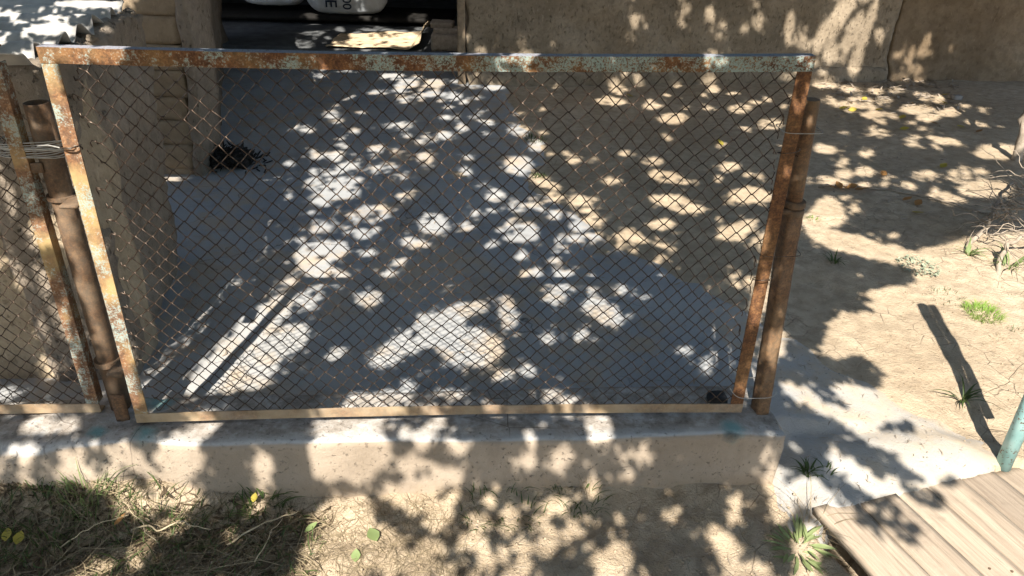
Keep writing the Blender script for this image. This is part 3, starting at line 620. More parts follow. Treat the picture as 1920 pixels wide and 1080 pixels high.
# brick step by the jamb
for (px0, px1, py0, py1, yy, dz) in ((808, 866, 66, 96, 8.0, 0), (812, 862, 54, 66, 8.08, 0), (806, 850, 43, 53, 8.14, 0)):
    a_, b_ = at_y(px0, py1, yy), at_y(px1, py0, yy); z0, z1 = a_[2], b_[2]
    if dz == 0 and py1 == 96: z0 = RF
    V, Q = hexa(box_c((a_[0], yy, z0), (b_[0]-a_[0], .0, 0), (0, .22, 0), (0, 0, z1-z0-.004)), (8, 5, 4), .006, 12, 500+py1, 3, rnd=.015)
    o = mesh('brick', V, Q, M['brick'], None, True, label={96: 'large grey block on the doorway floor against the right jamb', 66: 'tan brick lying on the grey block in the doorway', 53: 'topmost tan brick of the doorway stack'}[py1], category='brick'); SOLID.append(o)
# cloth lying on the floor, its right edge curled up against the bricks
cl0, cl1 = at_z(610, 92, RF), at_z(800, 92, RF); yb = at_z(700, 56, RF+.02)[1]; N, K = 60, 30; V = []
for i in range(N+1):
    for j in range(K+1):
        s_, t = i/N, j/K; x = cl0[0]+(cl1[0]-cl0[0])*s_; yv = cl0[1]+.02+(yb-cl0[1])*t*(.75+.25*s_)
        zz = RF+.012+.16*sstep(.82, 1., s_)*(.55+.45*math.sin(t*3.0)) - .0; x -= .05*sstep(.93, 1, s_)
        V.append((x, yv, zz))
V = np.array(V); nn = fbm(V, 5, 3, 520); V[:, 2] += .018*(nn+.6)*(1+0*nn)
o = mesh('cloth', V, [[i*(K+1)+j, (i+1)*(K+1)+j, (i+1)*(K+1)+j+1, i*(K+1)+j+1] for i in range(N) for j in range(K)], M['cloth'], None, True, label='dusty pale cloth spread on the doorway floor, edge curled up', category='cloth'); md = o.modifiers.new('thick', 'SOLIDIFY'); md.thickness = .006; SOLID.append(o)
# sacks on a dark bench
by_ = 9.35; zb_ = at_y(650, 29, by_)[2]
bench = thing('bench', (-2.6, by_+.4, RF), 'dark low timber bench carrying the white sacks', 'bench')
mesh('seat', *hexa(box_c((-4.0, by_-.05, zb_-.06), (3.2, 0, 0), (0, .8, 0), (0, 0, .05)), (6, 2, 1)), M['dark'], bench)
for x_ in (-3.9, -.95):
    for y_ in (by_, by_+.62): mesh('leg', *hexa(box_c((x_, y_, RF), (.07, 0, 0), (0, .07, 0), (0, 0, zb_-.06-RF)), (1, 1, 1)), M['dark'], bench)
def sack(px0, px1, pyb, yy, label, H=.55, D=.4, seed=0):
    a_, b_ = at_y(px0, pyb, yy), at_y(px1, pyb, yy); cx, hw = (a_[0]+b_[0])/2, (b_[0]-a_[0])/2; z0 = a_[2]; n, m_ = 40, 24; V = []
    for i in range(m_+1):
        t = i/m_; ph = math.pi*t; zz = z0+H*(.5-.5*math.copysign(abs(math.cos(ph))**.7, math.cos(ph))); r = max(.02, abs(math.sin(ph))**.35)
        for j in range(n):
            q = 2*math.pi*j/n; V.append((cx+hw*r*math.copysign(abs(math.cos(q))**.6, math.cos(q)), yy+D/2+D/2*r*math.copysign(abs(math.sin(q))**.8, math.sin(q)), zz))
    V = np.array(V); V += .026*np.stack([fbm(V, 7, 3, seed), fbm(V, 6, 3, seed+1), .5*fbm(V, 6, 3, seed+2)], 1)
    V[:, 2] = np.maximum(V[:, 2], zb_-.008)
    r_ = thing('sack', (cx, yy+D/2, zb_), label, 'sack')
    o = mesh('bag', V, [[i*n+j, i*n+(j+1) % n, (i+1)*n+(j+1) % n, (i+1)*n+j] for i in range(m_) for j in range(n)], M['sack'], r_, True); SOLID.append(o)
    return r_, cx, z0
r1, cx1, z1_ = sack(442, 568, 11, by_+.12, 'white woven sack without print, pushed back on the bench', seed=540)
r2, cx2, z2_ = sack(570, 724, 27, by_-.02, 'white woven sack printed with dark sideways letters', seed=560)
for txt, px, sz in (('E', 620, .19), ('00', 650, .14)):
    cu = bpy.data.curves.new('print', 'FONT'); cu.body = txt; cu.size = sz; cu.extrude = .001; cu.offset = .002; cu.align_x = 'CENTER'; cu.align_y = 'CENTER'
    tmp = bpy.data.objects.new('tmp', cu); COL.objects.link(tmp); dg = bpy.context.evaluated_depsgraph_get(); me = bpy.data.meshes.new_from_object(tmp.evaluated_get(dg)); bpy.data.objects.remove(tmp)
    p = at_y(px, 6, by_-.02); me.materials.clear(); me.materials.append(M['ink'])
    o = bpy.data.objects.new('print', me); COL.objects.link(o); o.parent = r2; o.location = tuple(p+np.array([0, -.012, .0])-np.array(r2.location)); o.rotation_euler = (math.radians(90), math.radians(90), 0)
# ash pile by the pillar
c = gpt(428, 318)
rows = []
for k in range(320):
    q = np.array([rng.normal(0, .085), rng.normal(0, .075), 0]); rr = math.hypot(q[0], q[1]); q[2] = max(0, .13*(1-(rr/.19)**2))*rng.random()+.004
    d = rng.standard_normal(3); d[2] = abs(d[2])*.5; d /= np.linalg.norm(d); L = .02+.05*rng.random()
    rows.append(tube([c+np.array([0, .09, 0])+q, c+np.array([0, .09, 0])+q+d*L], .003+.004*rng.random(), 4))
rows.append(hexa(box_c(c+np.array([-.15, -.03, -.02]), (.3, 0, 0), (0, .25, 0), (0, 0, .12)), (10, 10, 6), .02, 14, 590, 4, rnd=.12))
o = mesh('ash_heap', *join(rows), M['char'], label='black heap of charred twigs at the foot of the adobe pillar', category='heap')
# dark block at the right end of the plinth, behind the mesh
p = at_z(1328, 757, .256); V, Q = hexa(box_c((p[0], p[1]-.01, .25), FD*.068+np.array([0, 0, 0]), FN*.055, (0, 0, .038)), (6, 5, 4), .004, 30, 600, 3, rnd=.012)
mesh('dark_block', V, Q, M['block'], None, True, label='small black block on the plinth behind the mesh corner', category='block')

# ---------------------------------------------------------------- dead branch, vine, sapling at the right
def z_pts(L): return [at_z(px, py, z) for px, py, z in L]
br = thing('dead_branch', gpt(1872, 516), 'pale dry forked branch stuck in the yard soil beside green shoots', 'branch')
def wob(pts, n, a):
    pts = np.array(pts); t = np.linspace(0, len(pts)-1, n); q = np.stack([np.interp(t, range(len(pts)), pts[:, i]) for i in range(3)], 1); q += a*np.stack([fbm(q, 18, 2, 610+i) for i in range(3)], 1); return q
g1, g2 = gpt(1800, 472), gpt(1870, 518)
mesh('limb', *tube(wob([g1-UP*.02]+z_pts([(1825, 447, .16), (1850, 428, .21), (1866, 390, .28), (1880, 358, .33), (1900, 342, .36)]), 30, .012), np.linspace(.016, .008, 30), 9), M['bark'], br, True)
mesh('limb', *tube(wob([g2-UP*.03]+z_pts([(1878, 480, .19), (1888, 456, .26), (1925, 440, .3), (1975, 430, .34)]), 24, .010), np.linspace(.014, .008, 24), 9), M['bark'], br, True)
for k in range(75):
    t = rng.random(); a_ = np.array(at_z(1850+80*t, 430-95*t+rng.normal(0, 14), .22+.16*t)); d = rng.standard_normal(3)*np.array([1, 1, .5]); d /= np.linalg.norm(d); L = .10+.26*rng.random()
    e_ = a_+d*L; e_[2] = max(e_[2], gz(e_[0], e_[1])+.01); mesh('twig', *tube(wob([a_, (a_+e_)/2+UP*.02, e_], 8, .02), np.linspace(.0036, .0012, 8), 5), M['bark'], br, True)
vn = [gpt(px, py)+UP*.012 for px, py in ((1535, 352), (1590, 350), (1650, 357), (1710, 366), (1770, 381), (1830, 397), (1890, 415), (1950, 432))]
mesh('vine', *tube(wob(vn, 60, .008), .0065, 6), M['bark'], None, True, label='long thin dry vine stem lying across the yard soil', category='vine')
sp = [gpt(1906, 306)-UP*.02, *z_pts([(1903, 240, .5), (1909, 160, 1.0)])]
sp0 = gpt(1906, 300); tr = thing('sapling', sp0, 'thin grey sapling trunk in deep shade by the yard wall', 'tree')
mesh('trunk', *tube(wob([sp0-UP*.05, sp0+np.array([-.02, .05, .5]), sp0+np.array([.03, .1, 1.2]), sp0+np.array([.08, .1, 2.4])], 30, .02), np.linspace(.035, .02, 30), 9), M['bark'], tr, True)

SAP = (tr, sp0)
# ---------------------------------------------------------------- grass, straw, plants, fallen leaves
def blade(base, h, lean, az, wdt, n=4, droop=1.):
    d = np.array([math.cos(az), math.sin(az), 0]); s_ = np.array([-d[1], d[0], 0]); V = []
    for i in range(n+1):
        t = i/n; c_ = base + d*lean*h*t**1.6 + UP*h*(t-.45*droop*lean*t*t*t); wv = wdt*(1-t**1.8)*(.55+.45*min(1, t*3))+.0002
        V += [c_-s_*wv, c_+s_*wv]
    return V, [[2*i, 2*i+1, 2*i+3, 2*i+2] for i in range(n)]
def tuft(px, py, n, h, spread, wdt, m, label, name='grass_tuft', cat='grass tuft', lean=(.3, 1.3), group=None):
    c = gpt(px, py); L = []
    for k in range(n):
        a_ = rng.random()*6.283; r = spread*math.sqrt(rng.random()); x_, y_ = c[0]+r*math.cos(a_), c[1]+r*math.sin(a_)
        L.append(blade(np.array([x_, y_, gz(x_, y_)-.004]), h*(.5+.7*rng.random()), rng.uniform(*lean), a_+rng.normal(0, .7), wdt*(.7+.6*rng.random())))
    return mesh(name, *join(L), M[m], None, True, label=label, category=cat)
tuft(1842, 588, 330, .045, .085, .0016, 'lgrass', 'bright green clump of fine grass on the sunlit yard soil')
tuft(1775, 560, 60, .028, .09, .0012, 'grass', 'thin sparse grass beside the bright green clump')
tuft(1515, 885, 26, .055, .014, .0036, 'grass', 'dark green tuft growing from a crack in the concrete beside the plinth end')
tuft(1545, 886, 10, .04, .03, .0028, 'grass', 'small trailing tuft in the concrete crack near the dark tuft')
tuft(1803, 752, 18, .10, .012, .0048, 'grass', 'broad-bladed green tuft growing in the shadow of the teal post', lean=(.5, 1.6))
tuft(1562, 492, 20, .07, .02, .004, 'grass', 'dark strap-leaved tuft in the leaf shade right of the gate post', lean=(.6, 1.6))
tuft(1525, 412, 30, .03, .035, .002, 'lgrass', 'tiny light green tuft beside the hinge of the gate post')
tuft(1905, 372 if False else 620, 14, .03, .03, .0014, 'grass', 'tiny dry seedling tuft near the frame of bright clump', lean=(.3, 1))
tuft(1868, 634, 14, .03, .025, .0012, 'straw', 'withered seedling on sunlit soil below the bright clump')
tuft(1815, 478, 16, .10, .02, .006, 'gleaf', 'green shoots with broad blades at the foot of the dry branch', lean=(.6, 1.5))
tuft(1890, 500, 18, .12, .05, .006, 'gleaf', 'leafy green shoots sprouting behind the forked branch', lean=(.6, 1.6))
tuft(1000, 262, 60, .06, .09, .003, 'grass', 'dark weeds on the edge between concrete and soil behind the mesh')
tuft(1010, 330, 60, .04, .05, .003, 'grass', 'low weeds along the concrete edge nearer the fence')
tuft(160, 930, 60, .12, .07, .0022, 'gleaf', 'tall light green grass tuft against the left end of the plinth', lean=(.15, .9))
tuft(80, 985, 70, .10, .12, .0024, 'grass', 'dark green grass spilling over straw at the left corner')
tuft(300, 1000, 90, .08, .16, .0022, 'grass', 'short dark grass growing through the straw under the plinth')
tuft(490, 945, 60, .075, .07, .0034, 'grass', 'dark weeds with small leaves against the middle of the plinth')
tuft(940, 938, 110, .05, .16, .002, 'grass', 'dark fine grass along the foot of the plinth')
tuft(1090, 920, 90, .06, .10, .002, 'grass', 'fine grass leaning on the plinth face under the right half of the fence')
tuft(1105, 930, 9, .14, .04, .0014, 'straw', 'few tall dry stalks leaning against the plinth', lean=(.3, .8))
tuft(585, 900, 12, .17, .03, .0012, 'straw', 'dry seeded stalks standing against the plinth', lean=(.1, .6))
# pale creeping herb: many little leaves
def leaf_geo(c, d, nrm, L, Wd, fold=.15, curl=.15):
    d = d/np.linalg.norm(d); nrm = nrm/np.linalg.norm(nrm); s_ = np.cross(nrm, d); V = []
    for t, w_ in ((0, .06), (.22, .72), (.5, 1.), (.78, .62), (1, .02)):
        m_ = c+d*L*t+nrm*(curl*L*(t*t-.3*t)); V += [m_-s_*Wd*w_+nrm*fold*Wd*w_, m_, m_+s_*Wd*w_+nrm*fold*Wd*w_]
    Q = []
    for i in range(4): Q += [[3*i, 3*i+1, 3*i+4, 3*i+3], [3*i+1, 3*i+2, 3*i+5, 3*i+4]]
    return V, Q
def herb(px, py, n, R_, L, Wd, m, label, up=.5, name='herb', cat='plant', rise=.02, parts_=False):
    c = gpt(px, py); G = []; root_ = None
    if parts_: root_ = thing(name, c, label, cat)
    for k in range(n):
        a_ = rng.random()*6.283; r = R_*math.sqrt(rng.random()); p = np.array([c[0]+r*math.cos(a_), c[1]+r*math.sin(a_)*1., 0]); p[2] = gz(p[0], p[1])+.003+rise*rng.random()
        b_ = a_+rng.normal(0, .5); d = np.array([math.cos(b_), math.sin(b_), up*rng.random()+.05]); nm = np.array([rng.normal(0, .35), rng.normal(0, .35), 1.]); nm -= d*(nm@d)/(d@d)
        g = leaf_geo(p, d, nm, L*(.6+.6*rng.random()), Wd*(.7+.5*rng.random()), .2, -.25*rng.random())
        if parts_: mesh('leaf', *g, M[m], root_, True)
        else: G.append(g)
    if not parts_: return mesh(name, *join(G), M[m], None, True, label=label, category=cat)
herb(1722, 503, 170, .11, .018, .006, 'pale', 'pale grey-green creeping herb on the yard soil')
herb(1497, 1035, 48, .055, .08, .0065, 'herbg', 'light green rosette of long leaves at the plinth corner by the planks', .3, 'dock_plant', 'plant', .02, True)
tuft(1510, 1000, 14, .16, .05, .0012, 'straw', 'dry curled stalks around the leafy rosette', lean=(.8, 1.8))
def fallen(px, py, L, Wd, m, label, group=None, lift=.004):
    c = gpt(px, py)+UP*lift; a_ = rng.random()*6.283; d = np.array([math.cos(a_), math.sin(a_), rng.uniform(-.05, .25)]); nm = np.array([rng.normal(0, .25), rng.normal(0, .25), 1]); nm -= d*(nm@d)/(d@d)
    o = mesh('fallen_leaf', *leaf_geo(c-d*L*.5+UP*.006, d, nm, L, Wd, .25, .25), M[m], None, True, label=label, category='leaf')
    if group: o['group'] = group
for px, py in ((1580, 205), (1598, 208), (1620, 188), (1648, 208), (1692, 222), (1772, 180), (1770, 195), (1800, 240), (1626, 150), (1695, 244), (1768, 314), (1720, 402), (1590, 203), (1180, 182), (1350, 270)):
    fallen(px, py, .075, .026, 'yellow', 'yellow fallen leaf lying on the shaded yard soil', 'yellow leaves on the yard soil')
for px, py in ((1560, 356), (1572, 352), (1585, 358), (1597, 354), (1610, 360), (1622, 358), (1700, 378), (1720, 385), (1655, 330), (1750, 235), (1835, 250), (1840, 420)):
    fallen(px, py, .07, .024, 'dry', 'dark dry fallen leaf on the yard soil', 'dry leaves on the yard soil', .01)
fallen(700, 1008, .055, .022, 'gleaf', 'larger pale green fallen leaf on sunlit straw before the plinth'); fallen(668, 1046, .042, .016, 'gleaf', 'smaller pale green fallen leaf on sunlit straw before the plinth')
for px, py, m in ((20, 1018, 'yellow'), (42, 1024, 'yellow')): fallen(px, py, .045, .017, m, 'big yellowing leaf among the grass at the left corner', 'yellowing leaves in the grass', .03)
fallen(480, 948, .034, .012, 'yellow', 'orange-yellow leaf among weeds at the foot of the plinth', None, .03); fallen(585, 1000, .05, .012, 'gleaf', 'slim green leaf beside the straw edge', None, .02)
fallen(230, 990, .045, .011, 'dry', 'reddish dry leaf curled on the straw below the plinth', None, .03)
for px, py, s_, lb in ((1793, 186, .05, 'rounded grey stone on the soil by the yard wall'), (30, 885, .03, 'small pale stone set in the left end of the plinth'), (1600, 352, .02, 'small dark stone among dry leaves on the vine')):
    c = gpt(px, py); V, Q = hexa(box_c(c-np.array([s_, s_*.7, s_*.3]), (2*s_, 0, 0), (0, 1.5*s_, 0), (0, 0, 1.25*s_)), (5, 5, 5), s_*.12, 20, 640, 3, rnd=s_*.9); mesh('stone', V, Q, M['stone'], None, True, label=lb, category='stone')
# litter that nobody could count
def soilz(X, Y):
    a_ = soil_h(X, Y); i_ = ((X-cx_[0])/.026).round().astype(int); j_ = ((Y-cy_[0])/.026).round().astype(int); ok_ = (i_ >= 0) & (j_ >= 0) & (i_ < len(cx_)) & (j_ < len(cy_))
    c_ = np.full(len(X), -9.); c_[ok_] = CGRID[i_[ok_], j_[ok_]]; return np.maximum(a_, c_)
def ribbons(name, cx, cy, L, wd, az, tilt, m, kind='stuff', label=None, lift=.003, sag=.3):
    n = len(cx); d = np.stack([np.cos(az)*np.cos(tilt), np.sin(az)*np.cos(tilt), np.sin(tilt)], 1); s_ = np.stack([-np.sin(az), np.cos(az), np.zeros(n)], 1)
    kx = rng.normal(0, .35, n); V = np.zeros((n, 5, 2, 3)); 
    for i in range(5):
        t = i/4-.5; c_ = np.stack([cx, cy, np.zeros(n)], 1)+d*(L*t)[:, None]+s_*(kx*L*(t*t-.12)*1.5)[:, None]
        ground_ = soilz(c_[:, 0], c_[:, 1]); c_[:, 2] = np.maximum(ground_+lift, ground_.mean()*0+soilz(cx, cy)+lift+np.sin(tilt)*L*(t+.5)-sag*L*t*t)
        w_ = (wd*(1-abs(t)*1.3))[:, None]; V[:, i, 0] = c_-s_*w_; V[:, i, 1] = c_+s_*w_; V[:, i, 1, 2] += wd*.6
    b = (np.arange(n)*10)[:, None, None]; q = np.array([[0, 1, 3, 2], [2, 3, 5, 4], [4, 5, 7, 6], [6, 7, 9, 8]])[None]
    o = mesh(name, V.reshape(-1, 3), (b+q).reshape(-1, 4), M[m], None, True, kind=kind)
    if label: o['label'] = label; o['category'] = 'litter'
def zone(n, pts, zc=0.):
    X, Y = [], []
    P_ = np.array([at_z(px, py, zc)[:2] for px, py in pts]); lo, hi = P_.min(0), P_.max(0); k = 0
    while k < n:
        x_ = rng.uniform(lo[0], hi[0], n*2); y_ = rng.uniform(lo[1], hi[1], n*2); ok = sdist(x_, y_, P_)+.05*rng.standard_normal(n*2) > 0; X.append(x_[ok]); Y.append(y_[ok]); k += ok.sum()
    return np.concatenate(X)[:n], np.concatenate(Y)[:n]
zl = [(-150, 950), (150, 945), (330, 975), (600, 955), (600, 1010), (560, 1180), (-250, 1180)]
x, y = zone(2000, zl); ribbons('dry_straw', x, y, rng.uniform(.04, .26, 2000), rng.uniform(.0006, .0019, 2000), rng.uniform(0, 6.28, 2000), rng.uniform(0, .33, 2000)**1.6, 'straw', label='tangled dry straw covering the ground below the left of the plinth')
x, y = zone(950, zl); ribbons('grass', x, y, rng.uniform(.03, .09, 950), rng.uniform(.0008, .0022, 950), rng.uniform(0, 6.28, 950), rng.uniform(.1, .9, 950), 'grass', label='dark green grass growing through the straw below the plinth')
x, y = zone(1700, zl); ribbons('leaf_litter', x, y, rng.uniform(.015, .07, 1700), rng.uniform(.001, .006, 1700), rng.uniform(0, 6.28, 1700), rng.uniform(0, .3, 1700), 'humus', label='dark rotting leaf litter under the straw below the plinth')
zm = [(560, 960), (860, 940), (900, 1180), (540, 1180)]
x, y = zone(1500, zm); ribbons('dry_straw', x, y, rng.uniform(.02, .10, 1500), rng.uniform(.0004, .001, 1500), rng.uniform(0, 6.28, 1500), rng.uniform(0, .15, 1500), 'straw', label='fine pale straw strewn on the sunlit soil before the plinth')
zr_ = [(860, 945), (1480, 935), (1560, 1180), (860, 1180)]
x, y = zone(900, zr_); ribbons('dry_straw', x, y, rng.uniform(.015, .07, 900), rng.uniform(.0004, .0011, 900), rng.uniform(0, 6.28, 900), rng.uniform(0, .2, 900), 'bark', label='dark bits of stalk on the shaded soil before the plinth')
zy = [(1480, 420), (1930, 420), (2100, 900), (1780, 840), (1620, 720)]
x, y = zone(500, zy, .11); ribbons('dry_straw', x, y, rng.uniform(.01, .05, 500), rng.uniform(.0004, .001, 500), rng.uniform(0, 6.28, 500), rng.uniform(0, .25, 500), 'straw', label='sparse bits of straw on the sunlit yard soil')
x, y = zone(900, [(960, 175), (1880, 165), (1950, 420), (1440, 420), (1100, 330)], .15); ribbons('leaf_litter', x, y, rng.uniform(.02, .06, 900), rng.uniform(.001, .006, 900), rng.uniform(0, 6.28, 900), rng.uniform(0, .3, 900), 'bark', label='small dark leaf litter on the shaded yard soil')
x, y = zone(420, [(420, 760), (1380, 735), (1390, 600), (1000, 340), (900, 180), (440, 300), (340, 640)], .16); ribbons('leaf_litter', x, y, rng.uniform(.012, .05, 420), rng.uniform(.0006, .005, 420), rng.uniform(0, 6.28, 420), rng.uniform(0, .2, 420), 'bark', label='scattered dry leaf bits on the concrete apron behind the mesh')
x, y = zone(120, [(1480, 660), (1830, 870), (1540, 955), (1480, 900)], .1); ribbons('dry_straw', x, y, rng.uniform(.01, .04, 120), rng.uniform(.0004, .002, 120), rng.uniform(0, 6.28, 120), rng.uniform(0, .2, 120), 'bark', label='few dry bits on the concrete path beside the plinth end')
x, y = zone(330, [(1530, 150), (1790, 146), (1800, 215), (1560, 190)], .15); ribbons('leaf_litter', x, y, rng.uniform(.03, .09, 330), rng.uniform(.004, .014, 330), rng.uniform(0, 6.28, 330), rng.uniform(0, .5, 330), 'bark', label='dry curled leaves gathered at the foot of the yard wall')
for (xa, ya, xb, yb_, r_, lb) in ((430, 1022, 560, 978, .0035, 'thick pale dry stalk lying on the grass below the plinth'), (250, 1000, 400, 1010, .003, 'long straw stem lying across the leaf-strewn grass'), (115, 1030, 250, 985, .002, 'thin bent straw stem leaning over the dark grass'), (300, 1040, 235, 960, .0018, 'thin grass stem bowed towards the plinth'), (480, 1065, 530, 990, .0022, 'upright pale stalk beside the slim green leaf')):
    A_, B_ = gpt(xa, ya)+UP*.012, gpt(xb, yb_)+UP*.045; mesh('dry_stalk', *tube(wob([A_, (A_+B_)/2+UP*.02, B_], 18, .012), np.linspace(r_, r_*.5, 18), 6), M['stalk'], None, True, label=lb, category='stalk')
# clods and pebbles
def clods(n, pts, zc, s0, s1, m, label):
    x, y = zone(n, pts, zc); s_ = rng.uniform(s0, s1, n)**1.0; base = np.array([[1, 0, 0], [-.5, .87, 0], [-.5, -.87, 0], [0, 0, 1.], [.3, .3, -.6]]); 
    P_ = np.array([[1, 0, 0], [0, 1, 0], [-1, 0, 0], [0, -1, 0], [0, 0, .8], [0, 0, -.8]]); T = np.array([[0, 1, 4], [1, 2, 4], [2, 3, 4], [3, 0, 4], [1, 0, 5], [2, 1, 5], [3, 2, 5], [0, 3, 5]])
    V = P_[None]*s_[:, None, None]*rng.uniform(.6, 1.3, (n, 6, 1)); a_ = rng.uniform(0, 6.28, n); c_, d_ = np.cos(a_)[:, None], np.sin(a_)[:, None]
    V = np.stack([V[..., 0]*c_-V[..., 1]*d_, V[..., 0]*d_+V[..., 1]*c_, V[..., 2]], -1); V += np.stack([x, y, soilz(x, y)+s_*.2], 1)[:, None, :]
    o = mesh('gravel', V.reshape(-1, 3), ((np.arange(n)*6)[:, None, None]+T[None]).reshape(-1, 3), M[m], None, True, kind='stuff'); o['label'] = label; o['category'] = 'gravel'
clods(1500, [(-100, 950), (1480, 935), (1600, 1180), (-150, 1180)], 0, .002, .009, 'soil', 'small clods on the soil before the plinth')
clods(700, [(420, 760), (1380, 735), (1390, 600), (1000, 340), (900, 180), (440, 300), (340, 640)], .16, .0015, .006, 'stone', 'grit scattered on the concrete apron')
clods(260, [(1480, 660), (1830, 870), (1540, 955), (1480, 900)], .1, .0015, .005, 'stone', 'grit on the concrete path beside the plinth end')
clods(500, zy, .11, .002, .007, 'soil', 'small clods on the sunlit yard soil')
 

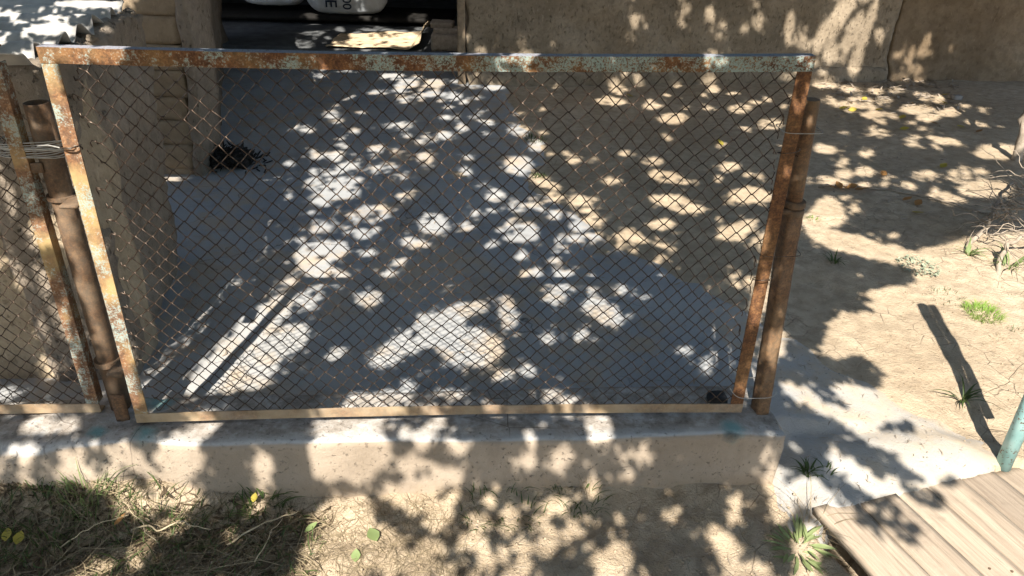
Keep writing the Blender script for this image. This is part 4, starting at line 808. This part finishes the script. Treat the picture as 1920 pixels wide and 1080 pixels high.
# ---------------------------------------------------------------- trees over and behind the viewer: their gaps let the sun through
LIT_E = [  # sunlit flecks as seen on the surfaces of the place (x, y, rx, ry, tilt)
 # plinth and ground before it
 (15,768,18,10,0),(80,770,28,12,0),(70,800,36,14,0),(130,795,20,14,0),(28,842,11,14,0),(52,850,14,25,20),(45,890,10,20,0),(133,868,24,40,10),(195,905,55,17,12),(255,945,38,26,0),(232,855,34,21,35),(215,885,14,11,0),(270,885,16,11,0),
 (335,855,42,45,0),(378,800,22,38,30),(333,935,42,26,0),(300,905,20,18,0),(490,880,14,38,0),(483,945,14,16,0),(610,860,32,42,0),(665,850,65,52,0),(650,800,65,30,0),(690,770,68,10,0),(800,768,15,10,0),(817,790,16,18,0),(780,815,32,15,0),
 (775,873,32,15,0),(830,892,20,25,-30),(864,897,14,16,0),(795,912,36,17,10),(840,838,12,12,0),(866,838,13,12,0),(790,840,12,14,0),(996,830,11,15,0),(984,865,14,18,0),(1047,863,20,20,0),(1124,806,26,26,0),(1107,778,13,15,0),(1205,848,14,20,0),(1180,890,14,12,0),(1160,855,10,10,0),(1110,912,14,20,0),
 (923,765,12,10,0),(1064,756,13,16,0),(733,925,30,15,0),(822,965,28,30,0),(776,940,24,26,0),(850,935,14,15,0),(918,937,18,12,0),(897,978,20,18,0),(950,978,17,26,0),(883,1015,25,22,0),(908,1052,18,22,0),(941,1042,12,14,0),(976,1030,16,14,0),(970,1073,24,14,0),
 (1026,1017,22,25,0),(1036,950,24,18,0),(1018,978,15,12,0),(1077,993,18,20,-30),(1160,975,11,13,0),(1149,1050,36,30,0),(1205,1078,12,8,0),(1260,970,8,8,0),(185,1066,38,16,-20),(325,985,24,13,0),(268,1030,18,42,30),(440,1010,10,10,0),
 (1442,857,14,18,0),(1453,900,16,25,0),(1468,945,25,32,0),(1382,940,11,16,0),(1372,970,11,12,0),(1340,1003,14,14,0),(1363,1035,20,35,0),(1395,1072,45,16,0),(1515,1030,28,50,0),(1401,727,8,14,0),
 # concrete at the right
 (1515,920,38,28,20),(1540,942,24,17,0),(1577,945,14,12,0),(1565,860,11,22,-15),(1680,908,11,15,0),
 # rails and posts
 (985,110,18,16,0),(1335,108,15,16,0),(1515,118,20,10,0),(1452,645,22,32,15),(1425,555,16,62,15),(130,430,22,62,-17),(165,520,22,70,-17),(195,610,22,60,-17),(228,700,24,60,-17),
 # behind the mesh: left and middle
 (345,382,30,8,-25),(322,330,11,15,0),(605,127,10,5,0),(612,152,15,7,0),(630,167,18,8,0),(648,178,14,7,0),(593,173,9,5,0),(620,215,14,9,0),(577,242,13,8,0),(665,143,9,4,0),(735,142,25,7,0),(767,155,22,9,0),(815,156,20,8,0),(800,178,28,6,0),(850,180,15,8,0),(753,180,10,6,0),
 (760,237,14,9,0),(800,262,20,8,0),(797,297,15,14,0),(833,253,18,10,0),(627,293,14,12,0),(593,293,10,6,0),(503,301,9,5,0),(645,312,15,8,0),(707,280,12,8,0),(730,310,10,7,0),(600,345,28,18,0),(635,360,48,17,0),(650,340,20,12,0),(600,380,20,10,0),
 (690,395,20,10,0),(715,400,22,16,0),(680,440,18,12,0),(812,420,32,22,0),(775,455,28,9,0),(757,367,12,9,0),(600,430,22,18,0),(580,560,26,15,-45),(540,528,10,5,0),(690,560,25,13,0),(723,515,17,8,0),(540,640,46,27,-35),(497,682,42,22,-45),(465,715,38,15,-10),(630,663,17,10,-30),
 (715,748,62,14,0),(843,740,28,10,0),(1032,742,18,12,0),(768,723,15,12,0),(938,705,18,10,0),(830,620,55,34,20),(880,650,64,36,10),(850,595,32,18,0),(720,670,34,18,-25),(770,640,40,24,-20),(880,578,36,13,0),(952,585,17,34,0),(986,692,12,9,0),
 (980,517,14,9,0),(1011,514,12,10,0),(1056,515,20,9,0),(1042,490,12,8,0),(1040,555,22,14,0),(1060,541,20,6,0),(1130,583,40,20,25),(1026,635,13,11,0),(1085,628,12,10,0),(1166,544,12,9,0),(1286,660,11,9,0),(1325,683,10,12,0),(976,447,35,10,0),(1090,445,30,10,0),(1187,450,30,8,0),(1243,460,12,5,0),(1377,443,30,12,0),(1425,458,14,14,0),(1377,516,12,8,0),(1405,527,10,10,0),
 # behind the mesh: right
 (880,161,22,7,0),(927,163,25,6,0),(1153,160,10,12,0),(1147,190,35,8,0),(1223,200,18,7,0),(1327,150,15,12,0),(1337,167,12,6,0),(1263,222,32,13,0),(1387,205,25,9,0),(1443,233,25,13,0),(973,243,20,13,0),(867,240,10,7,0),(972,310,30,22,0),(1005,272,15,12,0),
 (1077,297,14,9,0),(1023,343,36,12,20),(1090,380,25,14,0),(1100,402,20,18,0),(1040,370,22,8,0),(1253,333,46,11,12),(1223,303,22,8,0),(1370,313,25,10,0),(1143,340,10,7,0),(1260,377,46,14,8),(1407,367,50,18,0),(1293,390,40,10,0),(1243,420,35,12,0),(1177,440,30,10,0),(1380,431,46,16,-20),(927,367,20,14,0),(970,390,18,12,0),(1007,383,10,8,0),(987,433,28,15,0),(1043,403,12,9,0),(880,423,12,10,0),(870,320,14,10,0),(1090,422,26,13,0),
 # yard wall and soil at the right
 (1572,35,17,48,25),(1600,62,13,50,25),(1626,50,9,55,20),(1560,98,15,25,20),(1606,112,11,34,15),(1545,68,12,32,25),(1648,68,9,15,0),(1590,12,14,16,0),(1735,85,7,26,25),(1712,100,7,12,20),(1716,130,15,9,0),(1480,50,9,28,10),(1502,75,14,18,0),(1420,40,10,16,0),(1330,28,9,14,0),(1280,15,7,10,0),(1190,40,8,12,0),
 (1545,158,26,8,0),(1590,165,20,8,0),(1640,172,16,7,0),(1655,190,20,8,0),(1620,190,18,6,0),(1680,170,14,7,0),(1735,180,18,10,0),(1720,205,40,9,0),(1780,210,30,9,0),(1760,185,12,8,0),(1740,220,25,8,0),(1600,197,42,8,0),(1640,213,30,6,0),(1830,230,23,5,15),(1555,190,15,9,0),
 (1648,250,20,8,0),(1710,260,15,6,0),(1770,263,38,7,10),(1870,285,44,18,0),(1550,280,25,10,0),(1622,322,20,11,0),(1580,327,18,8,0),(1555,338,25,8,0),(1735,330,28,9,0),(1800,330,25,16,0),(1850,355,60,17,0),(1770,370,40,10,12),(1840,322,15,6,0),(1550,385,28,18,0),(1548,405,42,24,0),
 # hut seen past the left panel, sheets on its roof
 (62,520,44,22,40),(100,600,28,42,-30),(130,680,18,20,0),(15,740,20,12,0),(12,375,16,45,-15),(72,440,26,26,0),(15,490,14,10,0),(90,690,20,12,30),(106,56,62,11,0),(43,107,26,11,0),(15,26,20,5,0),(35,40,18,5,0),(5,78,8,5,0),(180,8,80,8,0),(100,36,30,5,0),
 # doorway
 (565,83,28,9,0),(585,62,25,4,0),(640,86,14,5,0),(700,80,56,12,0),(760,75,42,15,0),(690,68,26,6,0),(690,57,20,3,0),(740,58,30,4,0),(790,45,12,16,0)]
LIT_P = [[(555,475),(580,455),(640,450),(655,470),(620,495),(650,510),(656,524),(580,522),(555,505)],[(345,735),(360,705),(470,590),(545,540),(560,560),(500,640),(440,735)],
 [(60,80),(232,84),(232,120),(62,122)],[(78,118),(120,118),(215,480),(262,690),(225,690),(160,470),(100,260)],
 [(590,962),(640,930),(690,935),(702,980),(742,1000),(795,1010),(842,1040),(852,1080),(545,1080),(570,1020)],
 [(1575,858),(1600,858),(1640,893),(1690,898),(1690,922),(1640,932),(1600,910),(1580,885)],
 [(1462,712),(1505,722),(1545,755),(1600,772),(1560,740),(1580,715),(1650,730),(1660,700),(1610,660),(1570,680),(1535,660),(1555,600),(1580,585),(1640,590),(1610,555),(1660,540),(1720,530),(1720,500),(1640,488),(1560,468),(1510,440),(1505,408),(1560,428),(1600,438),(1650,458),(1720,470),(1780,455),(1840,440),(1930,430),(1930,930),(1850,900),(1790,893),(1740,898),(1700,873),(1680,850),(1650,838),(1590,802),(1540,772),(1470,738)],
 [(1534,962),(1690,918),(1800,885),(1930,925),(1930,1090),(1630,1090)]]
DARK_E = [(771,1020,17,12,0),(827,1048,18,12,30),(1540,712,40,9,12),(1702,800,16,14,30),(1665,800,20,10,0),(1645,845,30,10,20),
 (1610,962,14,38,-28),(1643,985,10,32,-20),(1668,968,26,24,35),(1690,995,16,30,-30),(1715,1000,14,28,-25),(1722,925,14,32,-38),(1757,935,13,30,-38),(1780,905,22,14,0),(1600,935,26,12,0),(1650,940,20,12,0),
 (1560,540,60,16,8),(1600,552,40,9,20),(1640,528,50,8,10),(1670,520,30,7,30),(1590,690,36,12,15),(1625,510,60,10,5),(1705,430,30,26,30),(1800,410,44,26,10),(1850,660,0,0,0)]
MW, MH = 960, 540
mx_, my_ = np.meshgrid((np.arange(MW)+.5)*2, (np.arange(MH)+.5)*2); LIT = np.zeros((MH, MW), bool)
def ell(e, k=1.): 
    cx, cy, rx, ry, an = e; a_ = math.radians(an); dx, dy = mx_-cx, my_-cy; p, q = dx*math.cos(a_)+dy*math.sin(a_), -dx*math.sin(a_)+dy*math.cos(a_); return (p/max(rx*k, .1))**2+(q/max(ry*k, .1))**2 < 1
wp_ = np.stack([mx_.ravel(), my_.ravel(), 0*mx_.ravel()], 1); sc_far = np.clip(.45+my_/900, .45, 1.3)      # ragged outlines
mx0, my0 = mx_, my_; mx_ = mx_+(5*sc_far*fbm(wp_, 1/26., 3, 801).reshape(MH, MW)); my_ = my_+(4*sc_far*fbm(wp_, 1/20., 3, 811).reshape(MH, MW))
r5 = np.random.default_rng(55); src = [e for e in LIT_E if e[1] < 560 and e[0] > 480]
for k in range(320):      # the many little flecks round the larger ones
    e = src[r5.integers(len(src))]; far = 1 if e[1] < 300 else 1.4
    LIT_E.append((e[0]+r5.normal(0, e[2]+22), e[1]+r5.normal(0, e[3]+9*far), r5.uniform(4, 11), r5.uniform(2.5, 5)*far, r5.normal(0, 15)))
for pl in LIT_P: LIT |= (sdist(mx_.ravel(), my_.ravel(), pl) > 0).reshape(MH, MW)
for e in LIT_E: LIT |= ell(e, .86 if (e[1] < 560 and e[0] > 480 and e[2] > 12) else 1.)
for e in DARK_E: LIT &= ~ell(e)
DIM = np.zeros((MH, MW), bool)
for k, e in enumerate(LIT_E):
    if (e[1] < 470 and e[2] < 29 and e[3] < 20 and e[0] > 300 and (k*7919) % 10 < 4) or (e[1] > 700 and e[2] < 15 and (k*7919) % 10 < 3): DIM |= ell(e)
for e in LIT_E:
    if e[2]*e[3] > 800: DIM &= ~ell(e)
DIM &= LIT
bpy.context.view_layer.update()
bv = []; bf = []; nb = 0
for o in SOLID:
    me = o.data; n = len(me.vertices); c = np.empty(n*3); me.vertices.foreach_get('co', c); c = c.reshape(-1, 3)+wloc(o); bv += [tuple(v) for v in c]; bf += [tuple(i+nb for i in p.vertices) for p in me.polygons]; nb += n
BV = BVHTree.FromPolygons(bv, bf)
LDv = Vector(LD); cxu = np.cross(LD, UP); cxu /= np.linalg.norm(cxu); cyu = np.cross(LD, cxu)
if cyu[2] > 0: cyu = -cyu
# what each sun ray meets: 0 a sunlit place, 1 a shaded place, 2 nothing in sight
RS = .014
ext = np.array([[x_, y_, z_] for x_ in (-3.6, 4.6) for y_ in (.8, 10.5) for z_ in (0, 1.2)])
a0, a1 = (ext@cxu).min(), (ext@cxu).max(); b0_, b1_ = (ext@cyu).min(), (ext@cyu).max()
na, nb_ = int((a1-a0)/RS), int((b1_-b0_)/RS)
ST = np.full((na, nb_), 2, np.int8); back_ = -LD*14
hits = []; ids = []
for i in range(na):
    oa = cxu*(a0+(i+.5)*RS)+back_
    for j in range(nb_):
        h = BV.ray_cast(Vector(oa+cyu*(b0_+(j+.5)*RS)), LDv, 40)
        if h[0] is not None: hits.append(tuple(h[0])); ids.append((i, j))
hits = np.array(hits); ids = np.array(ids); d_ = hits-CAM; zc_ = d_@cF
zc_s = np.where(abs(zc_) < .05, .05, zc_); px_ = 960+F*(d_@cX)/zc_s; py_ = 540-F*(d_@cU)/zc_s
vis = (zc_ > .1) & (px_ >= 0) & (px_ < 1920) & (py_ >= 0) & (py_ < 1080)
iv = ids[vis]; ST[iv[:, 0], iv[:, 1]] = np.where(LIT[(py_[vis]/2).astype(int), (px_[vis]/2).astype(int)], 0, 1)
FARM = np.full((na, nb_), .5); FARM[ids[:, 0], ids[:, 1]] = sstep(2.4, 6.5, hits[:, 1])   # crowns hang low near the fence, high over the yard
STD = (ST == 0); dm_ = DIM[(py_[vis]/2).astype(int), (px_[vis]/2).astype(int)]; DIMST = np.zeros((na, nb_), bool); DIMST[iv[:, 0], iv[:, 1]] = dm_
dist = np.where(ST == 0, 0, 99)
for k in range(1, 9):
    g = dist < k; e_ = g.copy(); e_[1:] |= g[:-1]; e_[:-1] |= g[1:]; e_[:, 1:] |= g[:, :-1]; e_[:, :-1] |= g[:, 1:]
    if k % 2 == 0: e_[1:, 1:] |= g[:-1, :-1]; e_[:-1, :-1] |= g[1:, 1:]; e_[1:, :-1] |= g[:-1, 1:]; e_[:-1, 1:] |= g[1:, :-1]
    dist = np.where(e_ & (dist > k), k, dist)
def leafmesh(name, C, D, N_, L, Wd, parent):
    n = len(C); D = D/np.linalg.norm(D, axis=1, keepdims=True); N_ = N_-D*(N_*D).sum(1, keepdims=True); N_ /= np.linalg.norm(N_, axis=1, keepdims=True); S_ = np.cross(N_, D)
    def pt(t, w_, f): return C+D*(L*t)[:, None]+S_*(Wd*w_)[:, None]+N_*(Wd*f)[:, None]
    V = np.stack([pt(-.5, 0, 0), pt(-.15, -1, .25), pt(.2, -.8, .2), pt(.5, 0, -.1), pt(.2, .8, .2), pt(-.15, 1, .25), pt(-.15, 0, 0), pt(.2, 0, 0)], 1)
    q = np.array([[0, 1, 6], [1, 2, 7], [1, 7, 6], [2, 3, 7], [3, 4, 7], [7, 4, 5], [7, 5, 6], [5, 0, 6]])[None]
    return mesh(name, V.reshape(-1, 3), ((np.arange(n)*8)[:, None, None]+q).reshape(-1, 3), M['leaf'], parent, True, kind='stuff')
COV = np.zeros((na, nb_), np.int16); LEAF = []
su_, sv_ = [], []
for t_, w_ in ((-.4, 0), (-.22, -.6), (-.22, 0), (-.22, .6), (0, -.75), (0, -.3), (0, .3), (0, .75), (.2, -.55), (.2, 0), (.2, .55), (.4, 0), (-.1, -.4), (-.1, .4), (.1, .4), (.1, -.4)): su_.append(t_); sv_.append(w_)
su_, sv_ = np.array(su_), np.array(sv_)
def grow(ca, cb, thr=.13, sz=1.):
    """leaves over the given cells, each no larger than its distance from the nearest sunlit gap allows"""
    n = len(ca); ds = dist[ca.astype(int), cb.astype(int)]*RS
    big, med = ds > .085, (ds > .04) & (ds <= .085)
    L = np.where(big, .15, np.where(med, .085, .045))*sz*rng.uniform(.85, 1.2, n); W_ = np.where(big, .05, np.where(med, .027, .014))*sz*rng.uniform(.85, 1.15, n)
    base_ = cxu[None]*(a0+ca*RS)[:, None]+cyu[None]*(b0_+cb*RS)[:, None]
    far_ = FARM[ca.astype(int), cb.astype(int)]; zz = rng.uniform(0, 1, n)*(.5+.9*far_)+2.2+1.2*far_ + .25*far_*vnoise(base_, .9, 711)
    C = base_+LD[None]*((zz-base_[:, 2])/LD[2])[:, None]
    N_ = -LD[None]+rng.normal(0, .3, (n, 3)); N_ /= np.linalg.norm(N_, axis=1, keepdims=True); D = rng.standard_normal((n, 3)); D -= N_*(D*N_).sum(1, keepdims=True); D /= np.linalg.norm(D, axis=1, keepdims=True); S_ = np.cross(N_, D)
    q = (D[:, None]*(L[:, None]*su_[None])[..., None]+S_[:, None]*(W_[:, None]*sv_[None])[..., None])
    i = (ca[:, None]+(q@cxu)/RS).astype(int).clip(0, na-1); j = (cb[:, None]+(q@cyu)/RS).astype(int).clip(0, nb_-1)
    bad = ((ST[i, j] == 0).mean(1) > thr); g = ~bad
    np.add.at(COV, (i[g].ravel(), j[g].ravel()), 1); LEAF.append((C[g], D[g], N_[g], L[g], W_[g]))
sh_i, sh_j = np.nonzero((ST == 1) & (dist >= 1)); DBG = []
for rnd_ in range(20):
    need = COV[sh_i, sh_j] < (2 if rnd_ < 11 else 1); ii, jj = sh_i[need], sh_j[need]; dd = dist[ii, jj]*RS
    p = np.where(dd > .085, .02, np.where(dd > .04, .06, .26)); t = rng.random(len(ii)) < p; DBG.append((len(ii), t.sum()))
    if t.any(): grow(ii[t]+rng.random(t.sum()), jj[t]+rng.random(t.sum()), .13 if rnd_ < 11 else .2, 1. if rnd_ < 11 else .7)
di, dj = np.nonzero(DIMST); t = rng.random(len(di)) < .11; grow(di[t]+rng.random(t.sum()), dj[t]+rng.random(t.sum()), 2.)
li, lj = np.nonzero((ST == 0) & (FARM > .05) & ((a0+np.arange(na)*RS) < .5)[:, None]); t = rng.random(len(li)) < .0075; grow(li[t]+rng.random(t.sum()), lj[t]+rng.random(t.sum()), 2., 1.5)     # stray leaves across the gaps
li, lj = np.nonzero((ST == 0) & (FARM <= .05) & ((a0+np.arange(na)*RS) < .5)[:, None]); t = rng.random(len(li)) < .0012; grow(li[t]+rng.random(t.sum()), lj[t]+rng.random(t.sum()), 2., 1.3)
# the rest of the crowns, over what is out of sight: loose clumps
oi, oj = np.nonzero(ST == 2); clump = fbm(np.stack([oi*RS, oj*RS, 0.*oi], 1), 1.4, 3, 700); t = (clump > -.45) & (rng.random(len(oi)) < .04); grow(oi[t]+rng.random(t.sum()), oj[t]+rng.random(t.sum()))
C, Dd, Nn, Ll, Wl = [np.concatenate([q[k] for q in LEAF]) for k in range(5)]
k = 9000; B_ = np.stack([rng.uniform(-6.5, 6.5, k), rng.uniform(-7.5, -1.6, k), rng.uniform(1.9, 5.2, k)], 1); B_ = B_[(fbm(B_, .8, 3, 733) > -.5)]  # extra unseen leaves added behind the viewer to block sky light
ii, jj = ((B_@cxu-a0)/RS).astype(int), ((B_@cyu-b0_)/RS).astype(int); ins_ = (ii >= 0) & (ii < na) & (jj >= 0) & (jj < nb_); l_ = np.zeros(len(B_), bool); l_[ins_] = dist[ii[ins_], jj[ins_]] < 7
B_ = B_[~l_]; k = len(B_); C = np.vstack([C, B_]); Dd = np.vstack([Dd, rng.standard_normal((k, 3))]); Nn = np.vstack([Nn, rng.normal(0, .6, (k, 3))+UP]); Ll = np.concatenate([Ll, np.full(k, .16)]); Wl = np.concatenate([Wl, np.full(k, .055)])
trees = []
for base, lab, sel in (((-2.6, -4.6, 0), 'broad leafy tree behind the viewer shading the left of the yard', C[:, 0] < .2), ((3.2, -4.4, 0), 'broad leafy tree behind the viewer shading the right of the yard', C[:, 0] >= .2)):
    bz_ = base_h(np.array([base[0]]), np.array([base[1]]))[0]; b0 = np.array([base[0], base[1], bz_])
    t = thing('shade_tree', b0, lab, 'tree'); top = b0+np.array([.1, .5, 3.0])
    mesh('trunk', *tube(wob([b0-UP*.1, b0+UP*.9+np.array([.05, .1, 0]), b0+UP*1.9, top], 24, .05), np.linspace(.17, .10, 24), 12), M['trunk'], t, True)
    for ax_, ay_, az_ in ((-1.2, 2.2, 1.4), (.2, 3.8, 1.7), (1.2, 2.6, 1.3), (0., -1.5, 1.5)):
        e_ = top+np.array([ax_, ay_, az_]); mesh('limb', *tube(wob([top-UP*.15, (top+e_)/2+UP*.35, e_], 16, .06), np.linspace(.06, .015, 16), 8), M['trunk'], t, True)
    leafmesh('crown', C[sel], Dd[sel], Nn[sel], Ll[sel], Wl[sel], t)

# unseen crown added to the sapling, darkening the corner by the yard wall
k = 13000; q = rng.normal(0, 1, (k, 3)); q /= np.linalg.norm(q, axis=1, keepdims=True); q *= (rng.random(k)**.4)[:, None]
CC = SAP[1]+np.array([.7, .9, 2.7])+q*np.array([2.6, 2.2, .85])
ii, jj = ((CC@cxu-a0)/RS).astype(int), ((CC@cyu-b0_)/RS).astype(int); inside = (ii >= 0) & (ii < na) & (jj >= 0) & (jj < nb_)
lit_ = np.zeros(k, bool); lit_[inside] = dist[ii[inside], jj[inside]] < 6; CC = CC[~lit_ & (CC[:, 2] > 1.95)]; k = len(CC)
leafmesh('crown', CC, rng.standard_normal((k, 3)), rng.normal(0, .5, (k, 3))+UP, .13*rng.uniform(.8, 1.2, k), .042*rng.uniform(.8, 1.2, k), SAP[0])
